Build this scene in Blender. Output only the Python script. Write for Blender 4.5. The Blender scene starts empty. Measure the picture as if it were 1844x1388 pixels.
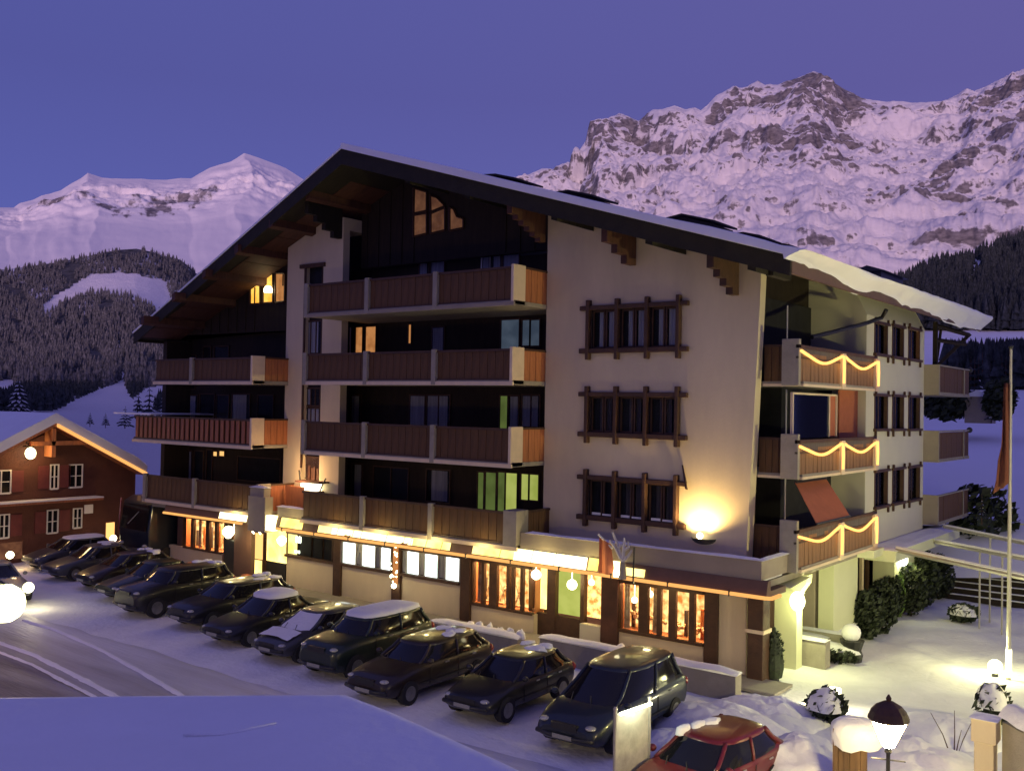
import bpy, bmesh, math, random
import numpy as np
from mathutils import Vector, noise
random.seed(7); np.random.seed(7)
sc = bpy.context.scene
COL = sc.collection
PI = math.pi

# ------------------------------------------------------------------ camera
CAMZ = 7.8
F, YAW, PIT, ROL = 1752.37, -0.656684, 0.0197101, 0.0179486
cy, sy = math.cos(YAW), math.sin(YAW)
fwd = Vector((sy*math.cos(PIT), cy*math.cos(PIT), math.sin(PIT)))
rt = Vector((cy, -sy, 0)); up = rt.cross(fwd)
r2 = math.cos(ROL)*rt + math.sin(ROL)*up
u2 = -math.sin(ROL)*rt + math.cos(ROL)*up
cam = bpy.data.cameras.new('camera'); co = bpy.data.objects.new('camera', cam); COL.objects.link(co)
from mathutils import Matrix
m = Matrix((r2, u2, -fwd)).transposed().to_4x4(); m.translation = Vector((0, 0, CAMZ))
co.matrix_world = m
cam.sensor_width = 36; cam.lens = F/1844*36; cam.clip_end = 20000; cam.clip_start = 0.1
sc.camera = co

# ------------------------------------------------------------------ dusk sky, last pink light, exposure
SUN_EL, SUN_AZ = 5.0, 152.0      # low behind the camera, afterglow on the peaks only
w = bpy.data.worlds.new('World'); sc.world = w; w.use_nodes = True
nt = w.node_tree; nt.nodes.clear()
out = nt.nodes.new('ShaderNodeOutputWorld'); bg = nt.nodes.new('ShaderNodeBackground')
sky = nt.nodes.new('ShaderNodeTexSky'); sky.sky_type = 'NISHITA'; sky.sun_disc = False
sky.sun_elevation = math.radians(0.5); sky.sun_rotation = math.radians(SUN_AZ)
tc = nt.nodes.new('ShaderNodeTexCoord'); sep = nt.nodes.new('ShaderNodeSeparateXYZ')
nt.links.new(tc.outputs['Generated'], sep.inputs[0])
ramp = nt.nodes.new('ShaderNodeValToRGB')
nt.links.new(sep.outputs['Z'], ramp.inputs[0])
e = ramp.color_ramp.elements
e[0].position = 0.0; e[0].color = (0.125, 0.112, 0.39, 1)
e[1].position = 0.55; e[1].color = (0.098, 0.092, 0.335, 1)
n = ramp.color_ramp.elements.new(0.14); n.color = (0.108, 0.104, 0.385, 1)
n = ramp.color_ramp.elements.new(0.30); n.color = (0.092, 0.083, 0.315, 1)
# left of the picture (west) is bluer, right a little pinker
rx = nt.nodes.new('ShaderNodeMapRange'); rx.inputs['From Min'].default_value = -0.95; rx.inputs['From Max'].default_value = -0.2
nt.links.new(sep.outputs['X'], rx.inputs['Value'])
tint = nt.nodes.new('ShaderNodeMix'); tint.data_type = 'RGBA'
tint.inputs['A'].default_value = (0.84, 1.04, 1.06, 1); tint.inputs['B'].default_value = (1.20, 1.16, 1.04, 1)
nt.links.new(rx.outputs[0], tint.inputs['Factor'])
mul = nt.nodes.new('ShaderNodeMix'); mul.data_type = 'RGBA'; mul.blend_type = 'MULTIPLY'; mul.inputs['Factor'].default_value = 1
nt.links.new(ramp.outputs[0], mul.inputs['A']); nt.links.new(tint.outputs['Result'], mul.inputs['B'])
add = nt.nodes.new('ShaderNodeMix'); add.data_type = 'RGBA'; add.blend_type = 'ADD'; add.inputs['Factor'].default_value = 0.01
nt.links.new(mul.outputs['Result'], add.inputs['A']); nt.links.new(sky.outputs[0], add.inputs['B'])
nt.links.new(add.outputs['Result'], bg.inputs[0]); bg.inputs[1].default_value = 1.0
nt.links.new(bg.outputs[0], out.inputs[0])

sun = bpy.data.lights.new('sun', 'SUN'); sun.energy = 1.85; sun.angle = math.radians(16); sun.color = (1.0, 0.66, 0.70)
so = bpy.data.objects.new('sun', sun); COL.objects.link(so)
azr = math.radians(SUN_AZ); elr = math.radians(SUN_EL)
sdir = Vector((math.sin(azr)*math.cos(elr), math.cos(azr)*math.cos(elr), math.sin(elr)))   # towards the sun
so.rotation_euler = sdir.to_track_quat('Z', 'Y').to_euler()

sc.view_settings.view_transform = 'Standard'; sc.view_settings.look = 'None'
sc.view_settings.gamma = 1; sc.view_settings.use_curve_mapping = False; sc.view_settings.exposure = 0
sc.render.engine = 'CYCLES'; sc.cycles.use_denoising = True
sc.cycles.max_bounces = 6; sc.cycles.transparent_max_bounces = 8; sc.cycles.sample_clamp_indirect = 4
sc.cycles.caustics_reflective = False; sc.cycles.caustics_refractive = False

# ------------------------------------------------------------------ surveying helpers: sight lines meeting real planes of the place
def ray(px, py): return fwd + r2*((px-922)/F) - u2*((py-694)/F)
def aX(px, py, X): d = ray(px, py); v = d*(X/d.x); return Vector((v.x, v.y, v.z+CAMZ))
def aY(px, py, Y): d = ray(px, py); v = d*(Y/d.y); return Vector((v.x, v.y, v.z+CAMZ))
def aZ(px, py, Z): d = ray(px, py); v = d*((Z-CAMZ)/d.z); return Vector((v.x, v.y, v.z+CAMZ))
def aD(px, py, D): d = ray(px, py); v = d*(D/math.hypot(d.x, d.y)); return Vector((v.x, v.y, v.z+CAMZ))

# ------------------------------------------------------------------ materials
def mat(name, col, rough=0.8, var=0.15, scale=3.0, bump=0.0, bscale=20.0, metal=0.0, col2=None, spec=0.5, stretch=(1,1,1), coat=0):
    m = bpy.data.materials.new(name); m.use_nodes = True; t = m.node_tree; b = t.nodes['Principled BSDF']
    c = t.nodes.new('ShaderNodeTexCoord'); mp = t.nodes.new('ShaderNodeMapping'); mp.inputs['Scale'].default_value = stretch
    t.links.new(c.outputs['Object'], mp.inputs[0])
    nz = t.nodes.new('ShaderNodeTexNoise'); nz.inputs['Scale'].default_value = scale; nz.inputs['Detail'].default_value = 6; nz.inputs['Roughness'].default_value = 0.65
    t.links.new(mp.outputs[0], nz.inputs['Vector'])
    rp = t.nodes.new('ShaderNodeValToRGB'); t.links.new(nz.outputs[0], rp.inputs[0])
    a = [max(0, x*(1-var)) for x in col]; bb = [min(1, x*(1+var)) for x in col] if col2 is None else col2
    rp.color_ramp.elements[0].position = 0.32; rp.color_ramp.elements[0].color = (*a, 1)
    rp.color_ramp.elements[1].position = 0.68; rp.color_ramp.elements[1].color = (*bb, 1)
    t.links.new(rp.outputs[0], b.inputs['Base Color'])
    b.inputs['Roughness'].default_value = rough; b.inputs['Metallic'].default_value = metal
    b.inputs['Specular IOR Level'].default_value = spec
    if coat: b.inputs['Coat Weight'].default_value = coat; b.inputs['Coat Roughness'].default_value = 0.05
    if bump > 0:
        n2 = t.nodes.new('ShaderNodeTexNoise'); n2.inputs['Scale'].default_value = bscale; n2.inputs['Detail'].default_value = 5
        t.links.new(mp.outputs[0], n2.inputs['Vector'])
        bp = t.nodes.new('ShaderNodeBump'); bp.inputs['Strength'].default_value = bump; bp.inputs['Distance'].default_value = 0.05
        t.links.new(n2.outputs[0], bp.inputs['Height']); t.links.new(bp.outputs[0], b.inputs['Normal'])
    return m
def emit(name, col, strength, col2=None, scale=2.0, lo=0.5):
    m = bpy.data.materials.new(name); m.use_nodes = True; t = m.node_tree; t.nodes.clear()
    o = t.nodes.new('ShaderNodeOutputMaterial'); em = t.nodes.new('ShaderNodeEmission')
    t.links.new(em.outputs[0], o.inputs[0]); em.inputs[1].default_value = strength
    if col2 is None: em.inputs[0].default_value = (*col, 1)
    else:
        c = t.nodes.new('ShaderNodeTexCoord'); nz = t.nodes.new('ShaderNodeTexNoise'); nz.inputs['Scale'].default_value = scale; nz.inputs['Detail'].default_value = 4
        t.links.new(c.outputs['Object'], nz.inputs['Vector']); rp = t.nodes.new('ShaderNodeValToRGB'); t.links.new(nz.outputs[0], rp.inputs[0])
        rp.color_ramp.elements[0].position = lo-0.12; rp.color_ramp.elements[0].color = (*col2, 1)
        rp.color_ramp.elements[1].position = lo+0.12; rp.color_ramp.elements[1].color = (*col, 1)
        t.links.new(rp.outputs[0], em.inputs[0])
    return m
def glass(name, tint=(0.85, 0.87, 0.9), refl=0.07):
    m = bpy.data.materials.new(name); m.use_nodes = True; t = m.node_tree; t.nodes.clear()
    o = t.nodes.new('ShaderNodeOutputMaterial'); mx = t.nodes.new('ShaderNodeMixShader')
    tr = t.nodes.new('ShaderNodeBsdfTransparent'); tr.inputs[0].default_value = (*tint, 1)
    gl = t.nodes.new('ShaderNodeBsdfGlossy'); gl.inputs['Roughness'].default_value = 0.03; gl.inputs[0].default_value = (0.8, 0.85, 0.9, 1)
    lw = t.nodes.new('ShaderNodeLayerWeight'); lw.inputs[0].default_value = refl
    t.links.new(lw.outputs['Fresnel'], mx.inputs[0]); t.links.new(tr.outputs[0], mx.inputs[1]); t.links.new(gl.outputs[0], mx.inputs[2]); t.links.new(mx.outputs[0], o.inputs[0])
    return m
M = {}
M['snow'] = mat('snow', (0.82, 0.82, 0.83), 0.75, 0.08, 0.6, 0.7, 6.0, spec=0.3)
M['roofsnow'] = mat('roof snow', (0.90, 0.90, 0.91), 0.7, 0.03, 0.7, 0.45, 3.5, spec=0.3)
M['stucco'] = mat('stucco', (0.64, 0.545, 0.37), 0.92, 0.10, 0.5, 0.14, 26, stretch=(1.2, 1.2, .35))
M['stuccow'] = mat('pale stucco', (0.64, 0.61, 0.47), 0.92, 0.05, 0.4, 0.2, 40)
M['wood'] = mat('dark brown boards', (0.10, 0.047, 0.016), 0.75, 0.35, 1.5, 0.3, 12, stretch=(6, 6, 0.7))
M['woodred'] = mat('red brown boards', (0.30, 0.10, 0.045), 0.6, 0.25, 1.5, 0.3, 12, stretch=(6, 6, 0.7))
M['sidewood'] = mat('mid brown boards', (0.22, 0.115, 0.055), 0.75, 0.3, 1.5, 0.3, 12, stretch=(6, 6, 0.7))
M['fencewood'] = mat('brown fence boards', (0.13, 0.075, 0.035), 0.8, 0.3, 2, 0.3, 12, stretch=(6, 6, .6))
M['woodor'] = mat('orange brown boards', (0.42, 0.155, 0.06), 0.6, 0.2, 1.5, 0.3, 12, stretch=(6, 6, 0.7))  # orange tone holds the warm lamp light on the balcony side boards
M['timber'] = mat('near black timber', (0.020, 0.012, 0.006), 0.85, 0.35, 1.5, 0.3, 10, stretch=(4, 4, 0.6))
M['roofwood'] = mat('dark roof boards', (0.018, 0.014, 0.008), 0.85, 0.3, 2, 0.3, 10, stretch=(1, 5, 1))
M['beam'] = mat('reddish beams', (0.075, 0.028, 0.018), 0.7, 0.3, 2, 0.2, 10, stretch=(1, 5, 1))
M['log'] = mat('brown window timber', (0.062, 0.028, 0.014), 0.65, 0.3, 3, 0.3, 15)
M['concrete'] = mat('grey concrete', (0.30, 0.27, 0.22), 0.9, 0.12, 2.5, 0.3, 30)
M['fascia'] = mat('brown sheet fascia', (0.11, 0.06, 0.045), 0.7, 0.15, 1.5)
M['parapet'] = mat('grey brown render', (0.30, 0.255, 0.20), 0.9, 0.1, 0.8, 0.2, 30)
M['post'] = mat('warm pale post', (0.72, 0.58, 0.40), 0.8, 0.06, 3)  # pale cream holds the warm lamp light on the concrete corner posts
M['darkin'] = mat('dark room', (0.02, 0.02, 0.022), 0.9, 0.3, 2)
M['curtain'] = mat('grey curtain', (0.5, 0.48, 0.48), 0.9, 0.25, 2.0, stretch=(8, 8, 0.3))
M['curtdk'] = mat('brown curtain', (0.10, 0.085, 0.085), 0.9, 0.3, 2.0, stretch=(8, 8, 0.3))
M['glass'] = glass('window glass')
M['metal'] = mat('painted metal', (0.42, 0.40, 0.36), 0.45, 0.1, 4, metal=0.4)
M['darkmetal'] = mat('dark metal', (0.03, 0.03, 0.03), 0.45, 0.2, 6, metal=0.3)
M['awning'] = mat('rust orange canvas', (0.42, 0.13, 0.06), 0.9, 0.08, 4, 0.2, 60)
M['brick'] = mat('red brown painted wall', (0.095, 0.033, 0.022), 0.85, 0.2, 1.0, 0.4, 12)
M['shutter'] = mat('wine red shutter', (0.14, 0.03, 0.03), 0.7, 0.15, 3)
M['whitep'] = mat('white paint', (0.7, 0.68, 0.64), 0.7, 0.05, 4)
M['gold'] = emit('amber light', (1.0, 0.52, 0.16), 1.6)
M['neon'] = emit('orange light strip', (1.0, 0.46, 0.13), 1.15)
M['rope'] = emit('rope light', (1.0, 0.50, 0.13), 2.2)
M['sign'] = emit('lit sign face', (1.0, 0.90, 0.50), 4.2, (1.0, 0.80, 0.30), 0.9, 0.45)
M['signg'] = emit('lit fascia', (1.0, 0.80, 0.26), 2.5, (0.80, 0.56, 0.12), 1.3, 0.47)
M['office'] = emit('cool lit room', (0.97, 1.0, 0.88), 4.0, (0.42, 0.62, 0.50), 1.6, 0.42)
M['amberroom'] = emit('amber lit room', (1.0, 0.60, 0.20), 2.6, (0.50, 0.15, 0.025), 4.5, 0.49)
M['greenroom'] = emit('yellow green curtain light', (0.66, 0.70, 0.16), 0.8, (0.50, 0.56, 0.10), 1.2, 0.45)
M['greendim'] = emit('dim green curtain light', (0.16, 0.21, 0.05), 0.8, (0.10, 0.13, 0.03), 1.2, 0.45)
M['orangecurt'] = emit('orange lit curtain', (0.90, 0.36, 0.11), 0.75, (0.62, 0.22, 0.06), 3, 0.45)
M['bluecurt'] = emit('pale blue lit curtain', (0.075, 0.095, 0.125), 1.0, (0.045, 0.060, 0.085), 1.5, 0.5)
M['dimroom'] = emit('dim brown lit room', (0.34, 0.14, 0.07), 0.55, (0.18, 0.07, 0.04), 2, 0.5)
M['atticroom'] = emit('yellow attic room', (1.0, 0.56, 0.10), 2.0, (1.0, 0.38, 0.04), 2.5, 0.5)
M['bulb'] = emit('glowing bulb', (1.0, 0.88, 0.50), 9)
M['bulbg'] = emit('glowing greenish lamp', (1.0, 0.96, 0.50), 7)
M['lantern'] = emit('lit lantern box glass', (1.0, 0.88, 0.58), 5)
M['lanternhot'] = emit('street lantern panes', (1.0, 0.78, 0.36), 300)
M['tube'] = emit('fluorescent tube', (0.95, 1.0, 0.72), 9)

# ------------------------------------------------------------------ mesh builder
class MB:
    def __init__(s): s.v = []; s.f = []
    def add(s, vs, fs):
        k = len(s.v); s.v += [tuple(p) for p in vs]; s.f += [tuple(i+k for i in f) for f in fs]; return s
    def box(s, x0, x1, y0, y1, z0, z1):
        x0, x1 = sorted((x0, x1)); y0, y1 = sorted((y0, y1)); z0, z1 = sorted((z0, z1))
        return s.add([(x0,y0,z0),(x1,y0,z0),(x1,y1,z0),(x0,y1,z0),(x0,y0,z1),(x1,y0,z1),(x1,y1,z1),(x0,y1,z1)],
                     [(0,3,2,1),(4,5,6,7),(0,1,5,4),(1,2,6,5),(2,3,7,6),(3,0,4,7)])
    def prism(s, poly, off):
        """closed polygon (3D points) extruded by the vector off"""
        n = len(poly); a = [Vector(p) for p in poly]; b = [p+Vector(off) for p in a]
        fs = [tuple(range(n)), tuple(range(2*n-1, n-1, -1))] + [(i, n+i, n+(i+1) % n, (i+1) % n) for i in range(n)]
        return s.add(a+b, fs)
    def tube(s, pts, r, n=8, r2=None):
        pts = [Vector(p) for p in pts]; k = len(pts); vs = []
        for i, p in enumerate(pts):
            t = (pts[min(i+1, k-1)]-pts[max(i-1, 0)]).normalized()
            a = t.orthogonal().normalized() if abs(t.z) > .95 else t.cross(Vector((0, 0, 1))).normalized()
            b = t.cross(a); rr = r if r2 is None else r+(r2-r)*i/(k-1)
            vs += [p+(a*math.cos(2*PI*j/n)+b*math.sin(2*PI*j/n))*rr for j in range(n)]
        fs = [(i*n+j, i*n+(j+1) % n, (i+1)*n+(j+1) % n, (i+1)*n+j) for i in range(k-1) for j in range(n)]
        fs += [tuple(range(n-1, -1, -1)), tuple((k-1)*n+j for j in range(n))]
        return s.add(vs, fs)
    def lathe(s, c, prof, n=16):
        vs = []; c = Vector(c)
        for r, z in prof: vs += [c+Vector((r*math.cos(2*PI*j/n), r*math.sin(2*PI*j/n), z)) for j in range(n)]
        k = len(prof)
        fs = [(i*n+j, i*n+(j+1) % n, (i+1)*n+(j+1) % n, (i+1)*n+j) for i in range(k-1) for j in range(n)]
        fs += [tuple(range(n-1, -1, -1)), tuple((k-1)*n+j for j in range(n))]
        return s.add(vs, fs)
    def ball(s, c, r, n=14, sz=1.0):
        prof = [(max(0.001, r*math.sin(PI*i/8)), -r*sz*math.cos(PI*i/8)) for i in range(9)]
        return s.lathe(c, prof, n)
    def build(s, name, mt, parent=None, smooth=False, bevel=0, origin=None, kind=None):
        o0 = Vector(origin) if origin is not None else (Vector(parent['_w']) if parent is not None and '_w' in parent else Vector((0, 0, 0)))
        me = bpy.data.meshes.new(name); me.from_pydata([tuple(Vector(p)-o0) for p in s.v], [], s.f); me.update()
        bmm = bmesh.new(); bmm.from_mesh(me); bmesh.ops.recalc_face_normals(bmm, faces=bmm.faces); bmm.to_mesh(me); bmm.free()
        me.materials.append(M[mt] if isinstance(mt, str) else mt)
        if smooth: me.polygons.foreach_set('use_smooth', [True]*len(me.polygons))
        o = bpy.data.objects.new(name, me); COL.objects.link(o)
        if parent is not None:
            o.parent = parent; pw = Vector(parent['_w']) if '_w' in parent else Vector((0,0,0))
            o.location = o0-pw
        else: o.location = o0
        o['_w'] = tuple(o0)
        if kind: o['kind'] = kind
        if bevel:
            md = o.modifiers.new('bevel', 'BEVEL'); md.width = bevel; md.segments = 2; md.limit_method = 'ANGLE'
        return o
def tag(o, label, cat, group=None):
    o['label'] = label; o['category'] = cat
    if group: o['group'] = group
    return o
def thing(name, label, cat, loc, group=None):
    o = bpy.data.objects.new(name, None); COL.objects.link(o); o.location = loc; o['_w'] = tuple(loc); o.empty_display_size = 0.3
    return tag(o, label, cat, group)
def copy_tree(o, parent=None):
    c = o.copy(); COL.objects.link(c); c.parent = parent
    for ch in list(o.children): copy_tree(ch, c)
    return c
def fbm(x, y, z=0.0, o=4): return noise.fractal((x, y, z), 0.9, 2.1, o)
def link_copy(o, parent, loc):
    c = bpy.data.objects.new(o.name.split('.')[0], o.data); COL.objects.link(c); c.parent = parent; c.location = loc
    c['_w'] = (0, 0, 0); return c
def pointlight(name, loc, power, color, r=0.1, parent=None, spot=None, direction=None, blend=0.5):
    l = bpy.data.lights.new(name, 'SPOT' if spot else 'POINT'); l.energy = power; l.color = color; l.shadow_soft_size = r
    o = bpy.data.objects.new(name, l); COL.objects.link(o)
    if spot: l.spot_size = math.radians(spot); l.spot_blend = blend; o.rotation_euler = (-Vector(direction)).to_track_quat('Z', 'Y').to_euler()
    if parent is not None: o.parent = parent; o.location = Vector(loc)-Vector(parent['_w'])
    else: o.location = loc
    return o

# ================================================================== SETTING
# ------------------------------------------------------------------ snowy ground round the hotel
def ground_z(x, y):
    z = 0.06*fbm(x*0.25, y*0.25, 3.0)+0.03*fbm(x*1.3, y*1.3, 7.0)
    if -9.5 < x < 20 and y > 16: z += 0.10*fbm(x*0.5, y*0.5, 1.0)
    if y < 17: z -= 0.12*min(1, (17-y)/1.5)
    # pavement trodden flat along the hotel front
    if 25 < y < 27.5 and x < -11: z = 0.02*z
    # the snowfield climbs behind the hotel
    if y > 46: z += 0.035*(y-46)*min(1, (y-46)/30)
    if x < -50: z += 0.03*(-50-x)
    return z
def grid_ground():
    xs = list(np.arange(-120, -46, 3.0))+list(np.arange(-46, 14, 0.3))+list(np.arange(14, 90, 3.0))
    ys = list(np.arange(-30, 10, 3.0))+list(np.arange(10, 48, 0.3))+list(np.arange(48, 140, 3.0))
    b = MB(); nx = len(xs)
    b.v = [(x, y, ground_z(x, y)) for y in ys for x in xs]
    b.f = [(j*nx+i, j*nx+i+1, (j+1)*nx+i+1, (j+1)*nx+i) for j in range(len(ys)-1) for i in range(nx-1)]
    o = b.build('ground', 'snow', smooth=True); o['kind'] = 'structure'
grid_ground()
def road():
    m = mat('slushy asphalt', (0.15, 0.122, 0.10), 0.55, 0.35, 0.5, 0.6, 9, col2=(0.30, 0.26, 0.24), stretch=(0.16, 1.2, 1))
    t = m.node_tree; b = t.nodes['Principled BSDF']
    # snow swept to the kerb and lying between the wheel tracks
    c = t.nodes.new('ShaderNodeTexCoord'); s = t.nodes.new('ShaderNodeSeparateXYZ'); t.links.new(c.outputs['Object'], s.inputs[0])
    nz = t.nodes.new('ShaderNodeTexNoise'); nz.inputs['Scale'].default_value = 0.6; nz.inputs['Detail'].default_value = 6
    mp = t.nodes.new('ShaderNodeMapping'); mp.inputs['Scale'].default_value = (0.25, 1.6, 1); t.links.new(c.outputs['Object'], mp.inputs[0]); t.links.new(mp.outputs[0], nz.inputs['Vector'])
    ad = t.nodes.new('ShaderNodeMath'); ad.operation = 'MULTIPLY_ADD'; ad.inputs[1].default_value = 5.5; t.links.new(nz.outputs[0], ad.inputs[0]); t.links.new(s.outputs['Y'], ad.inputs[2])
    mr = t.nodes.new('ShaderNodeMapRange'); mr.inputs['From Min'].default_value = 15.6; mr.inputs['From Max'].default_value = 19.5
    t.links.new(ad.outputs[0], mr.inputs['Value'])
    mx = t.nodes.new('ShaderNodeMix'); mx.data_type = 'RGBA'
    src = b.inputs['Base Color'].links[0].from_socket
    t.links.new(mr.outputs[0], mx.inputs['Factor']); t.links.new(src, mx.inputs['A']); mx.inputs['B'].default_value = (0.66, 0.66, 0.68, 1)
    t.links.new(mx.outputs['Result'], b.inputs['Base Color'])
    xs = np.arange(-110, 14, 0.5); ys = np.arange(-6, 17.61, 0.4); bb = MB(); nx = len(xs)
    def rz(x, y):
        z = 0.02*fbm(x*0.15, y*1.2, 2)
        for tr in (8.2, 9.7, 12.0, 13.6): z -= 0.025*math.exp(-((y-tr-0.25*fbm(x*0.06, tr))/0.16)**2)
        return z+0.07
    bb.v = [(x, y if y < 17.2 else y+0.25*fbm(x*0.4, 4.4)-0.1, rz(x, y)+(-0.2 if y > 17.3 else 0)) for y in ys for x in xs]
    bb.f = [(j*nx+i, j*nx+i+1, (j+1)*nx+i+1, (j+1)*nx+i) for j in range(len(ys)-1) for i in range(nx-1)]
    o = bb.build('road', m, smooth=True); o['kind'] = 'structure'
road()

def trail_ridge(P, wd):  # pale snow ridges added on the road to trace light trails
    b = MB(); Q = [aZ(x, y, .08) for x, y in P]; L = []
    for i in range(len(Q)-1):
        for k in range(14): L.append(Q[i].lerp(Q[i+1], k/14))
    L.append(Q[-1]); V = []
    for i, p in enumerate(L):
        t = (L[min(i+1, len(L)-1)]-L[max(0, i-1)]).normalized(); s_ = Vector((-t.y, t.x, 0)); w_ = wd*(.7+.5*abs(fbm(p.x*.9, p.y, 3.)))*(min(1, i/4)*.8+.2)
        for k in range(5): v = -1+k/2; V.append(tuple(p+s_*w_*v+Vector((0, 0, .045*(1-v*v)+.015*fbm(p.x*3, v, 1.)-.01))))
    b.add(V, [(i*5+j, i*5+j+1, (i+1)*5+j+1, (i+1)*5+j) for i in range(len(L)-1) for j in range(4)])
    o = b.build('light_trail_ridge', 'snow', smooth=True); o['kind'] = 'structure'
trail_ridge([(40, 1116), (100, 1133), (180, 1168), (260, 1212), (335, 1256), (420, 1305)], .11)
trail_ridge([(-40, 1146), (0, 1157), (60, 1178), (130, 1212), (210, 1254), (300, 1300)], .13)
trail_ridge([(-40, 1162), (0, 1174), (60, 1197), (120, 1228), (175, 1256), (250, 1296)], .07)
# ------------------------------------------------------------------ mountains
def terrain(name, cols, rows, material, disp, seed, kind='structure', rockfn=None, warp=0):
    """cols: azimuth columns; rows: list of (profile function of column -> sight row, distance). A real sheet in space."""
    nr = len(rows); V = []; sub = rows[0][2]
    lines = []
    for k in range(nr-1):
        s = rows[k][2]
        for q in range(s): lines.append((k, q/s))
    lines.append((nr-2, 1.0))
    dirs = {}
    pts = np.zeros((len(lines), len(cols), 3)); 
    for j, (k, t) in enumerate(lines):
        for i, c in enumerate(cols):
            cw = c+warp*fbm(c*0.012, (k+t)*1.9, seed*3.3, 3)*min(1, (k+t)*3)
            ra, rb = rows[k][0](cw), rows[k+1][0](cw); da, db = rows[k][1], rows[k+1][1]
            da = da(c) if callable(da) else da; db = db(c) if callable(db) else db
            a = aD(c, ra, da); b = aD(c, rb, db)
            pts[j, i] = a.lerp(b, t)
    for j in range(len(lines)):
        for i in range(len(cols)):
            p = pts[j, i]; d = disp(p, j/len(lines), cols[i]); pts[j, i] = p+np.array(d)
    nx = len(cols); vs = pts.reshape(-1, 3)
    fs = [(j*nx+i, (j+1)*nx+i, (j+1)*nx+i+1, j*nx+i+1) for j in range(len(lines)-1) for i in range(nx-1)]
    me = bpy.data.meshes.new(name); me.from_pydata([tuple(v) for v in vs], [], fs); me.update()
    if rockfn is not None:
        # bare rock where the face is too steep or broken to hold snow
        nrm = np.zeros(len(vs)*3); me.vertices.foreach_get('normal', nrm); nrm = nrm.reshape(-1, 3)
        ca = me.color_attributes.new('rock', 'FLOAT_COLOR', 'POINT')
        vals = np.zeros((len(vs), 4)); vals[:, 3] = 1
        for idx in range(len(vs)):
            r = rockfn(vs[idx], nrm[idx], cols[idx % nx], idx//nx/len(lines)); vals[idx, :3] = r
        ca.data.foreach_set('color', vals.reshape(-1))
    me.polygons.foreach_set('use_smooth', [True]*len(me.polygons))
    me.materials.append(material)
    o = bpy.data.objects.new(name, me); COL.objects.link(o); o['kind'] = kind
    return o, pts
def mountain_material(name, rock=(0.13, 0.12, 0.135), rock2=(0.30, 0.28, 0.29), nscale=0.03, mz=2.4, tilt=0.12, bump=12):
    m = bpy.data.materials.new(name); m.use_nodes = True; t = m.node_tree; b = t.nodes['Principled BSDF']; b.inputs['Roughness'].default_value = 0.9
    b.inputs['Specular IOR Level'].default_value = 0.1
    at = t.nodes.new('ShaderNodeAttribute'); at.attribute_name = 'rock'
    c0_ = t.nodes.new('ShaderNodeTexCoord'); c = t.nodes.new('ShaderNodeMapping'); c.inputs['Scale'].default_value = (1, 1, mz); c.inputs['Rotation'].default_value = (tilt, tilt*.6, 0); t.links.new(c0_.outputs['Object'], c.inputs[0])
    nz = t.nodes.new('ShaderNodeTexNoise'); nz.inputs['Scale'].default_value = nscale; nz.inputs['Detail'].default_value = 12; nz.inputs['Roughness'].default_value = 0.78
    t.links.new(c.outputs[0], nz.inputs['Vector'])
    ad = t.nodes.new('ShaderNodeMath'); ad.operation = 'ADD'; t.links.new(at.outputs['Fac'], ad.inputs[0]); t.links.new(nz.outputs[0], ad.inputs[1])
    mr = t.nodes.new('ShaderNodeMapRange'); mr.inputs['From Min'].default_value = 0.96; mr.inputs['From Max'].default_value = 1.10; t.links.new(ad.outputs[0], mr.inputs['Value'])
    nr_ = t.nodes.new('ShaderNodeTexNoise'); nr_.inputs['Scale'].default_value = nscale*2.5; nr_.inputs['Detail'].default_value = 8; t.links.new(c.outputs[0], nr_.inputs['Vector'])
    rc = t.nodes.new('ShaderNodeValToRGB'); rc.color_ramp.elements[0].position = .35; rc.color_ramp.elements[0].color = (*rock, 1); rc.color_ramp.elements[1].position = .65; rc.color_ramp.elements[1].color = (*rock2, 1)
    t.links.new(nr_.outputs[0], rc.inputs[0])
    mx = t.nodes.new('ShaderNodeMix'); mx.data_type = 'RGBA'; t.links.new(mr.outputs[0], mx.inputs['Factor']); mx.inputs['A'].default_value = (0.82, 0.80, 0.83, 1)
    t.links.new(rc.outputs[0], mx.inputs['B']); t.links.new(mx.outputs['Result'], b.inputs['Base Color'])
    bp = t.nodes.new('ShaderNodeBump'); bp.inputs['Strength'].default_value = 0.6; bp.inputs['Distance'].default_value = bump; t.links.new(nz.outputs[0], bp.inputs['Height']); t.links.new(bp.outputs[0], b.inputs['Normal'])
    return m
def prof(pts):
    xs = [p[0] for p in pts]; ys = [p[1] for p in pts]
    return lambda c: float(np.interp(c, xs, ys))
mm = mountain_material('snow and rock')
ridgeR = prof([(600,455),(700,405),(800,362),(880,328),(945,318),(975,305),(1005,303),(1022,292),(1038,300),(1045,285),(1055,262),(1070,245),(1080,222),(1100,212),(1115,205),(1128,212),(1150,220),(1165,206),(1175,199),(1195,196),(1215,190),(1235,198),(1250,195),(1262,198),(1275,188),(1290,173),(1305,168),(1320,158),(1330,163),(1345,161),(1352,155),(1365,148),(1378,156),(1400,153),(1430,143),(1450,136),(1465,129),(1475,133),(1490,142),(1510,156),(1530,167),(1550,176),(1575,182),(1600,185),(1650,186),(1700,185),(1720,178),(1740,172),(1760,162),(1780,155),(1812,138),(1844,125),(1900,105),(2000,95)])
bandsR = []
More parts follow.
